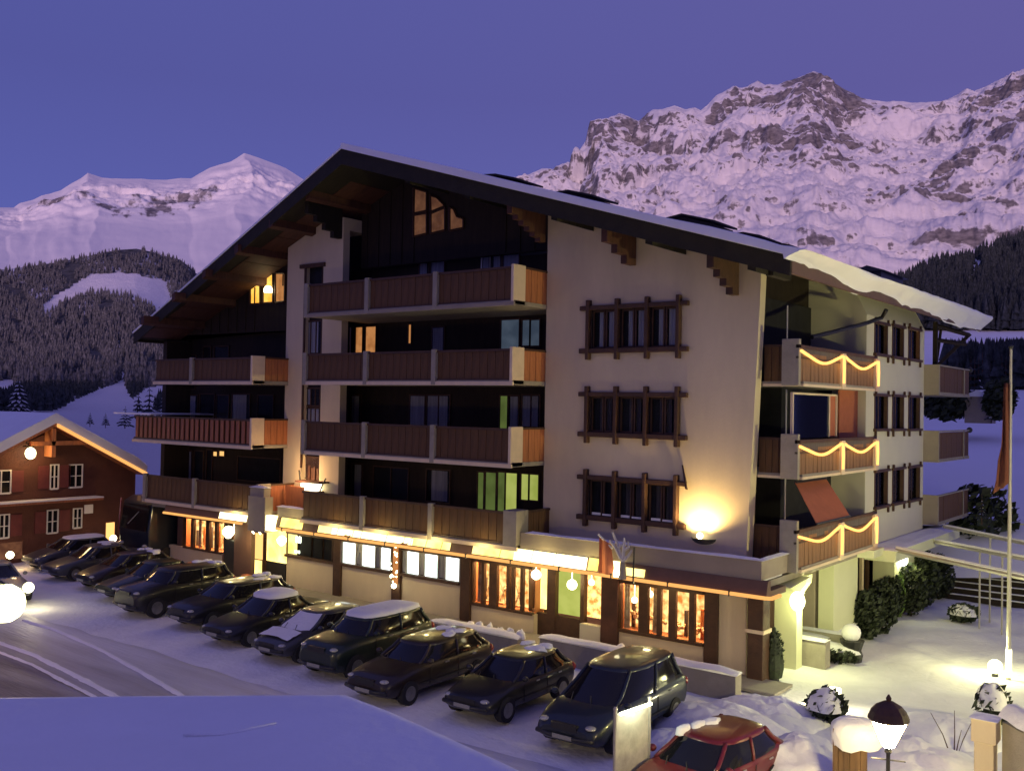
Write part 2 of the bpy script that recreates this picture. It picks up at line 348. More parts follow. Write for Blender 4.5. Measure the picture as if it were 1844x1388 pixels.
def dispR(p, t, c):
    x, y, z = p
    n1 = noise.ridged_multi_fractal((x*0.0036, y*0.0036+z*0.003, z*0.0075), 0.85, 2.2, 8, 1.0, 2.0); n3 = fbm(x*0.035, y*0.035, z*0.04, 4)
    n2 = fbm(x*0.012, y*0.012, z*0.014, 5)
    k = min(1, t*9+0.08)
    env = math.sin(min(1, t*1.1)*PI)
    # the massif steps forward in ribs; strata run nearly level
    strata = math.sin(z*0.055+2.2*fbm(x*0.003, y*0.003, 1.0, 3)+0.0012*x)
    dz = (n1-1.0)*26*k+n2*16*(k)+n2*4
    push = (26*n1*k+15*strata*k*(0.4+abs(fbm(x*0.004, y*0.004, 8.)))+22*n2*k+6*n3)
    L = math.hypot(x, y)
    return (-x/L*push, -y/L*push, dz*0.7)
def rockR(v, nrm, c, t):
    x, y, z = v
    up_ = abs(nrm[2]); n = fbm(x*0.006, y*0.006, z*0.008, 5)
    r = 0.60-up_*0.75+0.30*n
    if t < 0.22 and 1060 < c < 1170: r += 0.24
    if t < 0.12 and 1280 < c < 1600: r += 0.26
    if 1380 < c < 1560 and t < 0.45: r += 0.12*math.exp(-((c-1460-60*math.sin(t*9))/60)**2)+0.06
    if c > 1780 and t < 0.25: r += 0.15
    if c > 1600 and t > 0.60: r += 0.20*max(0, fbm(x*0.01, y*0.01, 3.))
    if c > 1620 and abs((0.62-0.0013*(c-1640))-t) < 0.05: r += 0.3
    r += 0.10*math.sin(z*0.055+2.2*fbm(x*0.003, y*0.003, 1.0, 3)+0.0012*x)
    r += 0.16*fbm(x*0.03, y*0.03, z*0.035, 4)
    r -= 0.13*math.exp(-((c-1290)/110)**2-((t-.55)/.2)**2)+0.12*math.exp(-((c-1690)/90)**2-((t-.33)/.2)**2)+0.10*math.exp(-((c-1480)/120)**2-((t-.75)/.12)**2)
    r = max(0.0, min(1.0, r+0.07)); return (r, r, r)
colsR = list(np.arange(620, 880, 6))+list(np.arange(880, 2010, 1.9))
terrain('mountain', colsR, [(ridgeR, 2600, 70), (lambda c: ridgeR(c)+70, 2380, 110), (lambda c: ridgeR(c)*0.45+560*0.55-20, 1900, 90), (lambda c: 640, 1150, 2)], mm, dispR, 1, rockfn=rockR, warp=60)

ridgeL = prof([(-260,395),(-120,380),(0,374),(25,374),(35,366),(60,360),(75,352),(90,349),(110,343),(130,330),(145,322),(158,312),(172,316),(185,320),(225,322),(255,322),(275,324),(300,324),(325,321),(345,322),(360,312),(378,302),(395,297),(415,292),(428,284),(440,276),(455,281),(480,290),(500,297),(515,303),(545,322),(600,350),(700,400)])
def dispL(p, t, c):
    x, y, z = p
    n1 = noise.ridged_multi_fractal((x*0.0018, y*0.0018+z*0.002, z*0.0075), 0.9, 2.2, 7, 1.0, 2.0); n2 = fbm(x*0.006, y*0.006, z*0.012, 6)
    k = min(1, t*8+0.05); band = math.exp(-((t-0.25)/0.16)**2)
    push = (34*n1+40*n2)*k*(0.04+band)
    L = math.hypot(x, y); return (-x/L*push, -y/L*push, (n2*16*k*(0.06+band)+2*n2))
def rockL(v, nrm, c, t):
    x, y, z = v; n = fbm(x*0.004, y*0.004, z*0.006, 5); g = fbm(x*0.0014, y*0.0014, 0.0, 3)
    lo = 0.27+0.05*g
    row = t
    # a belt of cliffs under the ridge
    belt = 0
    sm = lambda a, b_, x_: max(0., min(1., (x_-a)/(b_-a)))
    wob = .05*fbm(c*.03, 2., 1.)+.03*fbm(c*.1, t*20, 1.)
    belt = math.exp(-((t+wob-(0.17+0.0010*abs(c-60)))/0.10)**2)*0.9*sm(10, 50, c)*sm(240, 150, c)
    belt = max(belt, math.exp(-((t+wob-(0.42-0.0003*(c-150)))/0.15)**2)*sm(120, 190, c)*(sm(470, 380, c)*.75+.25*sm(400, 360, c)))
    belt *= .72+.5*abs(fbm(c*.035, t*7, 4., 4))*2.2*.5
    r = 0.02+0.70*belt+0.34*n*(0.3+belt)+.12*belt*fbm(x*.02, y*.02, z*.02, 3)
    r = max(0.0, min(1.0, r)); return (r, r, r)
ml = mountain_material('far snow and rock', nscale=0.016, mz=1.1, bump=3)
terrain('mountain', list(np.arange(-260, 700, 1.9)), [(ridgeL, 4600, 70), (lambda c: ridgeL(c)*0.45+470*0.55, 3900, 50), (lambda c: 560, 2600, 3)], ml, dispL, 2, rockfn=rockL, warp=35)

# ------------------------------------------------------------------ wooded hills
M['hillsnow'] = mat('hillside snow', (0.88, 0.88, 0.90), 0.9, 0.06, 0.02, 0.6, 0.15, spec=0.1)
def rowof(v): d = Vector((v[0], v[1], v[2]-CAMZ)); k = d.dot(fwd); return 922+F*d.dot(r2)/k, 694-F*d.dot(u2)/k
M['hillwood'] = mountain_material('snow with forest floor', rock=(0.05, 0.052, 0.05), rock2=(0.12, 0.12, 0.125), nscale=0.02, mz=1)
hillL_top = prof([(-260,470),(-100,480),(0,486),(50,480),(100,473),(150,463),(185,455),(215,450),(245,448),(270,453),(300,462),(325,468),(340,480),(352,492),(420,520),(700,600)])
def dispH(p, t, c):
    n2 = fbm(p[0]*0.006, p[1]*0.006, 0.0, 4); return (0, 0, 6*n2*min(1, t*6)*(1-t)*min(1, math.hypot(p[0], p[1])/900)**2)
hl_rows = [(hillL_top, 2500, 22), (lambda c: hillL_top(c)+70, 2000, 22), (lambda c: 620, 1400, 16), (lambda c: 690, 800, 12), (lambda c: 722, 480, 8), (lambda c: 745, 260, 6), (lambda c: 762, 110, 3), (lambda c: 850, 75, 3), (lambda c: 905, 66, 2)]
def inpoly(x, y, P):
    r = False
    for i in range(len(P)):
        (x1, y1), (x2, y2) = P[i], P[i-1]
        if (y1 > y) != (y2 > y) and x < (x2-x1)*(y-y1)/(y2-y1)+x1: r = not r
    return r
def floorL(v, nrm, c, t):
    x, y = rowof(v); f = 0.0 if (y > 730 or any(inpoly(x, y, P) for P in (clear1, clear2, clear3))) else .62+.25*fbm(x*.02, y*.03, 5.)
    return (f, f, f)
clear1 = [(75,550),(110,528),(150,503),(165,494),(235,492),(300,508),(308,545),(290,560),(235,536),(205,531),(160,528),(120,545),(80,570)]
clear2 = [(-60,690),(25,684),(30,700),(-10,735),(-60,735)]
clear3 = [(60,752),(110,736),(135,720),(215,688),(222,640),(228,700),(238,722),(262,700),(330,690),(350,735),(240,742),(60,770)]
hoL, ptsL = terrain('hillside', list(np.arange(-260, 700, 5.0)), hl_rows, M['hillwood'], dispH, 3, rockfn=floorL)
hillR_top = prof([(1200,540),(1480,505),(1545,505),(1600,512),(1640,498),(1680,478),(1740,466),(1790,448),(1844,432),(2000,400)])
def dispR2(p, t, c):
    n2 = fbm(p[0]*0.01, p[1]*0.01, 0.0, 4); return (0, 0, 3*n2*min(1, t*6)*(1-t)*min(1, math.hypot(p[0], p[1])/600)**2)
hr_rows = [(hillR_top, 950, 12), (lambda c: 600+0.02*(c-1700), 420, 10), (lambda c: 662, 260, 6), (lambda c: 702, 150, 8), (lambda c: 758, 100, 8), (lambda c: 830, 68, 4), (lambda c: 900, 55, 3), (lambda c: 965, 49, 3), (lambda c: 1040, 45.5, 2)]
hoR, ptsR = terrain('hillside', list(np.arange(1220, 2010, 7.0)), hr_rows, M['hillsnow'], dispR2, 4)
def hill_point(rows, c, row):
    for k in range(len(rows)-1):
        ra, rb = rows[k][0](c), rows[k+1][0](c)
        if ra <= row <= rb:
            t = (row-ra)/(rb-ra); a = aD(c, ra, rows[k][1]); b = aD(c, rb, rows[k+1][1])
            # parameter along the straight run whose sight row is 'row'
            lo, hi = 0., 1.
            for _ in range(18):
                mid = (lo+hi)/2; p = a.lerp(b, mid); d = Vector((p.x, p.y, p.z-CAMZ)); rr = 694-F*(d.dot(u2)/d.dot(fwd))
                if rr < row: lo = mid
                else: hi = mid
            return a.lerp(b, (lo+hi)/2)
    return None
def forest(name, spots, label, material, hmin, hmax):
    V = []; Fc = []
    for p in spots:
        h = random.uniform(hmin, hmax); r = h*random.uniform(0.16, 0.25); a0 = random.random()*6
        for (z0, z1, rr) in ((0.05, 0.5, 1.0), (0.3, 0.75, 0.75), (0.55, 1.0, 0.48)):
            k = len(V); n = 6
            for j in range(n):
                a = a0+2*PI*j/n; q = rr*r*random.uniform(0.7, 1.25)
                V.append((p.x+q*math.cos(a), p.y+q*math.sin(a), p.z+h*z0+random.uniform(-.03, .03)*h))
            V.append((p.x, p.y, p.z+h*z1)); Fc += [(k+j, k+(j+1) % n, k+n) for j in range(n)]
    me = bpy.data.meshes.new(name); me.from_pydata(V, [], Fc); me.materials.append(material)
    o = bpy.data.objects.new(name, me); COL.objects.link(o); o['kind'] = 'stuff'; tag(o, label, 'forest'); return o
M['spruce'] = mat('snow dusted spruce', (0.05, 0.055, 0.055), 0.9, 0.4, 0.35, col2=(0.20, 0.20, 0.22), spec=0.1)
M['sprucedk'] = mat('dark spruce', (0.020, 0.028, 0.024), 0.9, 0.4, 0.8, col2=(0.07, 0.08, 0.09), spec=0.1)
spL = []
for _ in range(22000):
    c = random.uniform(-200, 640); r = hillL_top(c)+2+(742-hillL_top(c))*random.random()**1.0
    if r > 742 or inpoly(c, r, clear1) or inpoly(c, r, clear3) or inpoly(c, r, clear2): continue
    if fbm(c*0.02, r*0.03, 5.0) > 0.42: continue
    p = hill_point(hl_rows, c, r)
    if p: spL.append(p)
far = [p for p in spL if math.hypot(p.x, p.y) > 1400]; near = [p for p in spL if 700 < math.hypot(p.x, p.y) <= 1400]; low = [p for p in spL if math.hypot(p.x, p.y) <= 700]
forest('forest', far, 'dark snow dusted spruce wood covering the far hill on the left', M['spruce'], 9, 17)
forest('forest', near, 'spruce wood on the lower slope behind the red chalet', M['spruce'], 8, 14)
forest('forest', low, 'low dark trees at the foot of the slope just above the chalet roofs', M['sprucedk'], 4, 7)
spR = []
for _ in range(4200):
    c = random.uniform(1540, 1960); r = hillR_top(c)+4+(598-hillR_top(c))*random.random()
    if r > 596: continue
    lim = 0
    if inpoly(c, r, [(1600,470),(1640,498),(1750,640),(1600,640)]) and random.random() < .5: continue
    if inpoly(c, r, [(1740,520),(1765,500),(1770,470),(1755,470)]): continue
    p = hill_point(hr_rows, c, r)
    if p: spR.append(p)
forest('forest', spR, 'dense dark spruce wood on the slope to the right below the massif', M['sprucedk'], 8, 15)

spB = []
for _ in range(900):
    c = random.uniform(1700, 1990); D = random.uniform(150, 215); 
    for k in range(len(hr_rows)-1):
        da, db = hr_rows[k][1], hr_rows[k+1][1]
        if db <= D <= da:
            u = (da-D)/(da-db); a_ = aD(c, hr_rows[k][0](c), da); b_ = aD(c, hr_rows[k+1][0](c), db); spB.append(a_.lerp(b_, u)); break
forest('forest', spB, 'belt of dark spruces crossing the snowy hill at the right edge', M['sprucedk'], 4.5, 7.5)

# unseen ridge added behind the camera to block the low sun from the village
def sun_block():
    b = MB(); n = 60; az0, az1 = math.radians(85), math.radians(255)
    prof_ = [(170, -4), (250, 55), (330, 114), (430, 100), (700, -10)]
    for i in range(n+1):
        a = az0+(az1-az0)*i/n
        for d, z in prof_: 
            e_ = min(1, i/8, (n-i)/8)
            b.v.append((math.sin(a)*d, math.cos(a)*d, (z+4)*(0.25+.75*e_)-4+(6*fbm(a*4, d*.01) if z > 0 else 0)))
    k = len(prof_)
    b.f = [(i*k+j, i*k+j+1, (i+1)*k+j+1, (i+1)*k+j) for i in range(n) for j in range(k-1)]
    o = b.build('sun_block_ridge', 'hillsnow', smooth=True); o['kind'] = 'structure'
sun_block()

# ================================================================== THE HOTEL
YW = 27.0      # plane of the main front wall
YB = 25.15     # outer face of the front balconies
YR = 28.6      # back wall of the loggias
hotel = thing('chalet_hotel', 'large four storey chalet hotel with white walls, stacked brown balconies and broad snowy roof', 'hotel', (-27, 27, 0))
def hp(b, name, mt, **k): return b.build(name, mt, hotel, **k)
RX, RZ = -26.9, 17.1
def rtop(x, y=25):     # roof top surface under the snow
    return RZ-0.309*(x-RX) if x > RX else RZ-0.394*(RX-x)
# --- roof: two slopes with a ridge that reaches forward like a prow
def slope_slab(name, mt, top_off, th, front_shift=0.0, x_in=0.0, right=True, both=True):
    b = MB(); yb = 46.6
    for sgn in (1, -1):
        if sgn == 1: xe, ze, ye = -9.9, rtop(-9.9), 24.75+front_shift
        else: xe, ze, ye = -42.6, rtop(-42.6), 25.75+front_shift
        yr = 24.4+front_shift
        P = [(RX, yr, RZ+top_off), (xe, ye, ze+top_off), (xe, yb, ze+top_off), (RX, yb, RZ+top_off)]
        b.prism(P, (0, 0, -th))
    return hp(b, name, mt)
roof = slope_slab('roof', 'roofwood', 0, 0.30)
# soffit boarding with its own shadow gap, verge boards and eaves board
b = MB()
b.prism([(RX, 24.36, RZ+.03), (-9.85, 24.71, rtop(-9.9)+.03), (-9.85, 24.71, rtop(-9.9)-.52), (RX, 24.36, RZ-.56)], (0, 0.07, 0))
vb = b.build('verge_board', 'roofwood', roof)
b = MB(); b.prism([(RX, 24.36, RZ+.03), (-42.7, 25.71, rtop(-42.7)+.03), (-42.7, 25.71, rtop(-42.7)-.50), (RX, 24.36, RZ-.56)], (0, 0.07, 0))
b.build('verge_board', 'roofwood', roof)
b = MB(); b.box(-9.93, -9.84, 24.8, 46.6, rtop(-9.9)-.45, rtop(-9.9)+.02); b.build('eaves_board', 'fascia', roof)
b = MB(); b.prism([(-42.7, 25.8, rtop(-42.7)+.0), (-42.62, 25.8, rtop(-42.7)), (-42.62, 25.8, rtop(-42.7)-.4), (-42.7, 25.8, rtop(-42.7)-.4)], (0, 21, 0)); b.build('eaves_board', 'roofwood', roof)
# purlins that show under the left overhang, and one along each slope
for i, x in enumerate((-29.2, -31.4, -33.6, -35.8, -38.0, -40.4)):
    b = MB(); z = rtop(x)-.32; b.prism([(x-.12, 24.75, z), (x+.12, 24.75, z+.09), (x+.12, 24.75, z-.24), (x-.12, 24.75, z-.33)], (0, 3.8, 0)); b.build('purlin', 'beam', roof)
for x in (-24.0, -21.2, -17.6, -14.2, -11.0):
    b = MB(); z = rtop(x)-.32; b.prism([(x-.12, 24.85, z), (x+.12, 24.85, z-.07), (x+.12, 24.85, z-.34), (x-.12, 24.85, z-.27)], (0, 2.1, 0)); b.build('purlin', 'roofwood', roof)
# warm brown boarded soffit panels seen under the left slope
b = MB()
for i in range(14):
    x0 = -42.3+i*1.1
    if x0 > -28: break
    b.prism([(x0, 25.9, rtop(x0)-.305), (x0+1.06, 25.9, rtop(x0+1.06)-.305), (x0+1.06, 25.9, rtop(x0+1.06)-.325), (x0, 25.9, rtop(x0)-.325)], (0, 2.6, 0))
b.build('soffit_boards', 'beam', roof)
# snow lying on the roof: a real pillow with a rolled, sagging lip over the right eaves
def roof_snow():
    b = MB(); ys = np.concatenate([[24.30, 24.34], np.arange(24.6, 47.0, 0.35)]); prof_ = []
    xs = [RX, -24, -21, -18, -15.5, -13.5, -12, -11, -10.4, -10.0, -9.7, -9.48, -9.36, -9.34, -9.42, -9.58, -9.76, -9.88]
    n = len(xs)
    for j, y in enumerate(ys):
        sag = 0.12+0.14*max(0, fbm(y*0.35, 9.1, 0, 4)+0.30)+0.06*max(0, math.sin(y*0.9))+0.010*(y-24)
        if y < 26: sag *= 0.5
        for i, x in enumerate(xs):
            th = 0.27+0.05*fbm(x*.3, y*.3)+0.004*(y-24)
            if i <= 8: z = rtop(x)+th
            else:
                a = (i-8)/9.0; z = rtop(-9.9)+th*(1-a*a)-(sag)*a*a*1.25; z = min(z, rtop(x)+th)
                x = x+0.12*fbm(y*.5, 2.2)*a
            zz = z if j > 1 else z-0.02*(1-j)
            b.v.append((x, y, zz))
        # underside back to the board
        b.v.append((-9.9, y, rtop(-9.9)+.02)); b.v.append((RX, y, RZ+.01))
    k = n+2
    b.f = [(j*k+i, j*k+(i+1) % k, (j+1)*k+(i+1) % k, (j+1)*k+i) for j in range(len(ys)-1) for i in range(k)]
    b.f.append(tuple(range(k))); b.f.append(tuple((len(ys)-1)*k+i for i in range(k-1, -1, -1)))
    b.build('snow_layer', 'roofsnow', roof, smooth=False)
    b = MB(); P = [(RX, 24.33, RZ+.11), (-42.75, 25.68, rtop(-42.75)+.09), (-42.75, 47.6, rtop(-42.75)+.15), (RX, 47.6, RZ+.2)]
    b.prism(P, (0, 0, -.085)); b.build('snow_layer', 'roofsnow', roof)
roof_snow()
# dark dormers / vent hoods standing out of the snow on the right slope
for px0, px1, pyl, pyt in ((900, 950, 325, 321), (1026, 1086, 357, 350), (1222, 1302, 404, 393), (1346, 1382, 432, 426), (1404, 1436, 449, 444)):
    a = aY(px0, pyl, 31); c = aY(px1, pyl+14, 31); t_ = aY((px0*2+px1)/3, pyt+4, 31)
    b = MB(); b.prism([(a.x, 30.2, rtop(a.x)-.1), (a.x, 30.2, a.z-.05), (t_.x, 30.2, t_.z), (c.x, 30.2, t_.z-(c.x-t_.x)*.31), (c.x, 30.2, rtop(c.x)-.1)], (0, 1.6, 0))
    dm = b.build('dormer', 'roofwood', roof); b = MB(); b.prism([(a.x-.1, 30.1, a.z+.02), (t_.x, 30.1, t_.z+.03), (c.x+.12, 30.1, t_.z-(c.x-t_.x)*.31+.02), (c.x+.12, 30.1, t_.z-(c.x-t_.x)*.31+.09), (t_.x, 30.1, t_.z+.1), (a.x-.1, 30.1, a.z+.09)], (0, 1.8, 0)); b.build('snow_cap', 'roofwood', dm)
p = aX(1568, 505, -12.3); q = aX(1608, 512, -12.3); tz = aX(1585, 485, -12.3).z
b = MB(); b.box(-12.9, -11.9, p.y, q.y, rtop(-12.3)-.2, tz-.25); ch = b.build('chimney', 'darkmetal', roof)
b = MB(); b.prism([(-13.1, p.y-.2, tz-.24), (-12.4, p.y-.2, tz), (-11.7, p.y-.2, tz-.24)], (0, q.y-p.y+.4, 0)); b.build('chimney_cap', 'darkmetal', ch)

# --- walls -----------------------------------------------------------
def wall_front(name, mt, x0, x1, z0, z1, holes, y, depth=0.25):
    """wall facing the street with openings cut to their full depth"""
    b = MB(); xs = sorted({x0, x1, *[h[0] for h in holes], *[h[1] for h in holes]}); zs = sorted({z0, z1, *[h[2] for h in holes], *[h[3] for h in holes]})
    for i in range(len(xs)-1):
        for j in range(len(zs)-1):
            cx, cz = (xs[i]+xs[i+1])/2, (zs[j]+zs[j+1])/2
            if any(h[0] < cx < h[1] and h[2] < cz < h[3] for h in holes): continue
            b.add([(xs[i], y, zs[j]), (xs[i+1], y, zs[j]), (xs[i+1], y, zs[j+1]), (xs[i], y, zs[j+1])], [(0, 1, 2, 3)])
    for h in holes:
        a0, a1, c0, c1 = h
        for P in ([(a0,c0),(a0,c1)], [(a1,c0),(a1,c1)], [(a0,c0),(a1,c0)], [(a0,c1),(a1,c1)]):
            (p0, q0), (p1, q1) = P
            b.add([(p0,y,q0),(p1,y,q1),(p1,y+depth,q1),(p0,y+depth,q0)], [(0,1,2,3)])
    return b
WINS = []
XL, XR = aY(1058, 700, YW).x, aY(1226, 700, YW).x
for (t0, b0, t1, b1) in ((552, 630, 548, 630), (710, 782, 708, 786), (858, 934, 868, 942)):
    zt = (aY(1058, t0, YW).z+aY(1226, t1, YW).z)/2; zb = (aY(1058, b0, YW).z+aY(1226, b1, YW).z)/2; WINS.append((XL, XR, zb, zt))
WR0, WR1 = -19.38, -12.02
b = wall_front('w', 'stucco', WR0, WR1, 3.0, 11.4, WINS, YW)
zs0 = rtop(WR0)-.33; zs1 = rtop(-11.7)-.33
b.add([(WR0, YW, 11.4), (WR1, YW, 11.4), (WR1, YW, rtop(WR1)-.33), (WR0, YW, zs0)], [(0, 1, 2, 3)])
b.add([(WR1, YW, 3.0), (-11.66, YW, 11.4), (-11.66, YW, zs1), (WR1, YW, rtop(WR1)-.33), (WR1, YW, 11.4)], [(0, 1, 2, 3, 4)])
b.add([(WR1, YW, 3.0), (WR1, YW+.45, 3.0), (-11.66, YW+.45, zs1), (-11.66, YW, zs1), (-11.66, YW, 11.4)], [(0, 1, 2, 3, 4)])   # return at the corner
b.add([(WR0, YW, 3.0), (WR0, YR, 3.0), (WR0, YR, zs0), (WR0, YW, zs0)], [(0, 1, 2, 3)])
hp(b, 'wall', 'stucco')
# white pier left of the loggias with its narrow window strip
PX0, PX1, PX2, PX3 = -33.05, -31.88, -30.77, -29.6
b = MB()
b.box(PX0, PX1, YW, YR, 3.0, 14.2); b.box(PX2, PX3, YW, YW+.35, 3.0, 14.8)
b.prism([(PX0, YW, 14.2), (PX1, YW, 14.2), (PX1, YW, rtop(PX1)-.34), (PX0, YW, rtop(PX0)-.34)], (0, 1.4, 0))
b.prism([(PX2, YW, 14.8), (PX3, YW, 14.8), (PX3, YW, 15.3), (PX2+.25, YW, rtop(PX2+.2)-.34), (PX2, YW, rtop(PX2)-.34)], (0, 1.4, 0))
b.prism([(PX1, YW, 13.55), (PX2, YW, 13.55), (PX2, YW, rtop(PX2)-.34), (PX1, YW, rtop(PX1)-.34)], (0, 1.4, 0))
hp(b, 'wall', 'stucco')
# dark timber back walls, floors and sides of the loggias
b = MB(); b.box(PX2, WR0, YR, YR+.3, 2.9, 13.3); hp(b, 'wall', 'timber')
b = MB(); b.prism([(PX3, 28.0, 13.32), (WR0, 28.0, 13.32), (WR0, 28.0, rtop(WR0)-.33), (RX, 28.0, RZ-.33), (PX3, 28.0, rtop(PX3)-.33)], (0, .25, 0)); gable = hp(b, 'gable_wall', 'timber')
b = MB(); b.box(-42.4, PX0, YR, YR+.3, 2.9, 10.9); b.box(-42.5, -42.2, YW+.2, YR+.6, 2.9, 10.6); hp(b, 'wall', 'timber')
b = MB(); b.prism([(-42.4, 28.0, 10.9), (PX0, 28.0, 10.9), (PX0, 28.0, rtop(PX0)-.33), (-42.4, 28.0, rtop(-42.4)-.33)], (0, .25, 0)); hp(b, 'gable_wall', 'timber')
b = MB(); b.box(-42.6, -12.2, 30.0, 44, 2.9, 9.8); b.box(-37, -13, 30, 44, 9.82, 11.5); hp(b, 'core_wall', 'darkin')
for k in range(4):      # board joints of the gable: long battens
    pass
for k in range(34):
    x = -41.8+k*.66
    if PX0-.1 < x < PX3+.1 or x > WR0-.1: continue
    lo = 13.36 if x > PX3 else 10.95; hi = rtop(x)-.36
    if x < PX0 and hi-lo < .3: continue
    if -36.2 < x < PX0: lo = 12.9
    if -26.1 < x < -22.6: continue
    b = MB(); b.box(x-.035, x+.035, 27.96, 28.0, lo, hi); b.build('batten', 'timber', gable)

# --- front balconies ---------------------------------------------------
plank_cache = {}
def planks(parent, x0, x1, y, z0, z1, mt, pitch=0.17, gap=0.025, axis='x', loc=(0, 0, 0)):
    n = max(1, round(abs(x1-x0)/pitch)); stp = (x1-x0)/n; key = (round(abs(stp), 3), round(z1-z0, 2), mt, axis)
    for i in range(n):
        c = x0+stp*(i+.5)
        if key not in plank_cache:
            b = MB(); hw = abs(stp)/2-gap/2; h = (z1-z0)/2
            if axis == 'x': b.box(-hw, hw, -.02, .02, -h, h)
            else: b.box(-.02, .02, -hw, hw, -h, h)
            o = b.build('plank', mt, parent, origin=parent['_w']); plank_cache[key] = o.data
            me = o.data; me.transform(Matrix.Translation(Vector(parent['_w'])))
        else:
            o = bpy.data.objects.new('plank', plank_cache[key]); COL.objects.link(o); o.parent = parent
        wz = (z0+z1)/2; wy = random.uniform(-.006, .006)
        p = Vector((c, y+wy, wz)) if axis == 'x' else Vector((y+wy, c, wz))
        o.location = p-Vector(parent['_w']); o['_w'] = (0, 0, 0)
def front_balcony(xl, xr, zb, zt, posts, style='wood', yw=YW+.1, side='woodor', deep=YR, pitch=.34, endpost=0.12, open_slats=False, pm='post'):
    b = MB(); b.box(xl, xr, YB, deep, zb, zb+.14); bal = b.build('balcony', 'concrete', hotel)
    b = MB(); b.box(xl-.03, xr+.03, YB-.05, YB+.02, zb-.03, zb+.10); b.build('edge_strip', 'post' if zb < 11 else 'parapet', bal)
    b = MB(); b.box(xl, xr-.1, YB+.02, YB+.12, zt-.06, zt+.02); b.box(xl, xr-.1, YB+.03, YB+.08, zb+.14, zb+.20); b.build('handrail', 'log', bal)
    planks(bal, xl+.05, xr-endpost, YB+.09 if not open_slats else YB+.06, zb+.14, zt-.05, style, pitch, 0.02 if not open_slats else .14)
    if open_slats:
        b = MB(); b.box(xl+.05, xr-endpost, YB+.16, YB+.19, zb+.14, zt-.05); b.build('backing_panel', 'wood', bal)
    for x in posts:
        b = MB(); b.box(x-.10, x+.10, YB-.06, YB+.14, zb-.02, zt+.06); b.build('post', 'concrete', bal, bevel=.015)
    b = MB(); b.box(xr-endpost, xr, YB-.04, YB+.62, zb+.0, zt+.08); b.build('corner_post', pm, bal, bevel=.02)
    if side: planks(bal, YB+.64, yw, xr-.05, zb+.14, zt-.02, side, .3, .02, axis='y')
    b = MB(); b.box(xr-.09, xr+.0, YB+.62, yw, zt-.02, zt+.05); b.build('handrail', 'log', bal)
    return bal
LV = [(3.12, 4.28), (5.76, 7.0), (8.46, 9.62), (11.08, 12.33)]
for i, (zb, zt) in enumerate(LV):
    if i == 0: continue
    bal = front_balcony(-29.66, -19.36, zb, zt, (-29.60, -26.22, -22.82))
# lowest balcony: hangs in front of the terrace parapet
bal = front_balcony(-29.66, -19.08, 3.10, 4.28, (-26.25, -22.85), endpost=.55, side='wood', yw=YW, pm='concrete')
# left wing balconies
b3 = front_balcony(-39.97, -32.84, 8.46, 9.55, (-37.1,), style='wood')
b2 = front_balcony(-41.57, -32.80, 5.80, 6.98, (), style='woodred', open_slats=True, pitch=.36)
b = MB(); b.box(-43.3, -40.2, YB-.0, YR, 7.04, 7.10); b.build('snow_shelf', 'roofsnow', b2)
b1 = front_balcony(-40.6, -32.3, 3.10, 4.3, (-40.5, -36.7), endpost=.12, side='woodred', pm='concrete')
# floors of the loggias behind the balconies carry on as slabs under the ceilings
for zb in (5.76, 8.46, 11.08):
    b = MB(); b.box(-29.6, WR0, YR-.02, 30, zb+.0, zb+.13); hp(b, 'floor_slab', 'timber')

# --- windows and doors -------------------------------------------------
def opening_front(px0, px1, pyt, pyb, y, room, frame='log', nm='window', fw=.05, mull=0, curtain=None, deep=.0):
    a = aY(px0, pyt, y); c = aY(px1, pyb, y); x0, x1, z1, z0 = a.x, c.x, a.z, c.z
    return rect_window(x0, x1, z0, z1, y, room, frame, nm, fw, mull, curtain)
def rect_window(x0, x1, z0, z1, y, room, frame='log', nm='window', fw=.05, mull=0, curtain=None, parent=None):
    parent = parent or hotel
    b = MB(); b.box(x0-fw, x0, y-.06, y-.004, z0-fw, z1+fw); b.box(x1, x1+fw, y-.06, y-.004, z0-fw, z1+fw); b.box(x0, x1, y-.06, y-.004, z1, z1+fw); b.box(x0, x1, y-.06, y-.004, z0-fw, z0)
    for k in range(mull):
        x = x0+(x1-x0)*(k+1)/(mull+1); b.box(x-fw*.4, x+fw*.4, y-.055, y-.012, z0, z1)
    wo = b.build(nm, frame, parent)
    b = MB(); b.box(x0, x1, y-.012, y-.004, z0, z1); b.build('lit_curtain' if room in ('greenroom', 'orangecurt') else 'room', room, wo)
    b = MB(); b.box(x0, x1, y-.036, y-.030, z0, z1); b.build('pane', 'glass', wo)
    if curtain:
        for (f0, f1) in curtain:
            b = MB(); xa, xb = x0+(x1-x0)*f0, x0+(x1-x0)*f1; nn = 10; P = []
            for i in range(nn+1): P.append((xa+(xb-xa)*i/nn, y-.020+.006*math.sin(i*2.4)))
            for i in range(nn):
                b.add([(P[i][0], P[i][1], z0+.03), (P[i+1][0], P[i+1][1], z0+.03), (P[i+1][0], P[i+1][1], z1-.02), (P[i][0], P[i][1], z1-.02)], [(0, 1, 2, 3)])
            b.build('curtain', 'curtain', wo)
    return wo
OF = opening_front
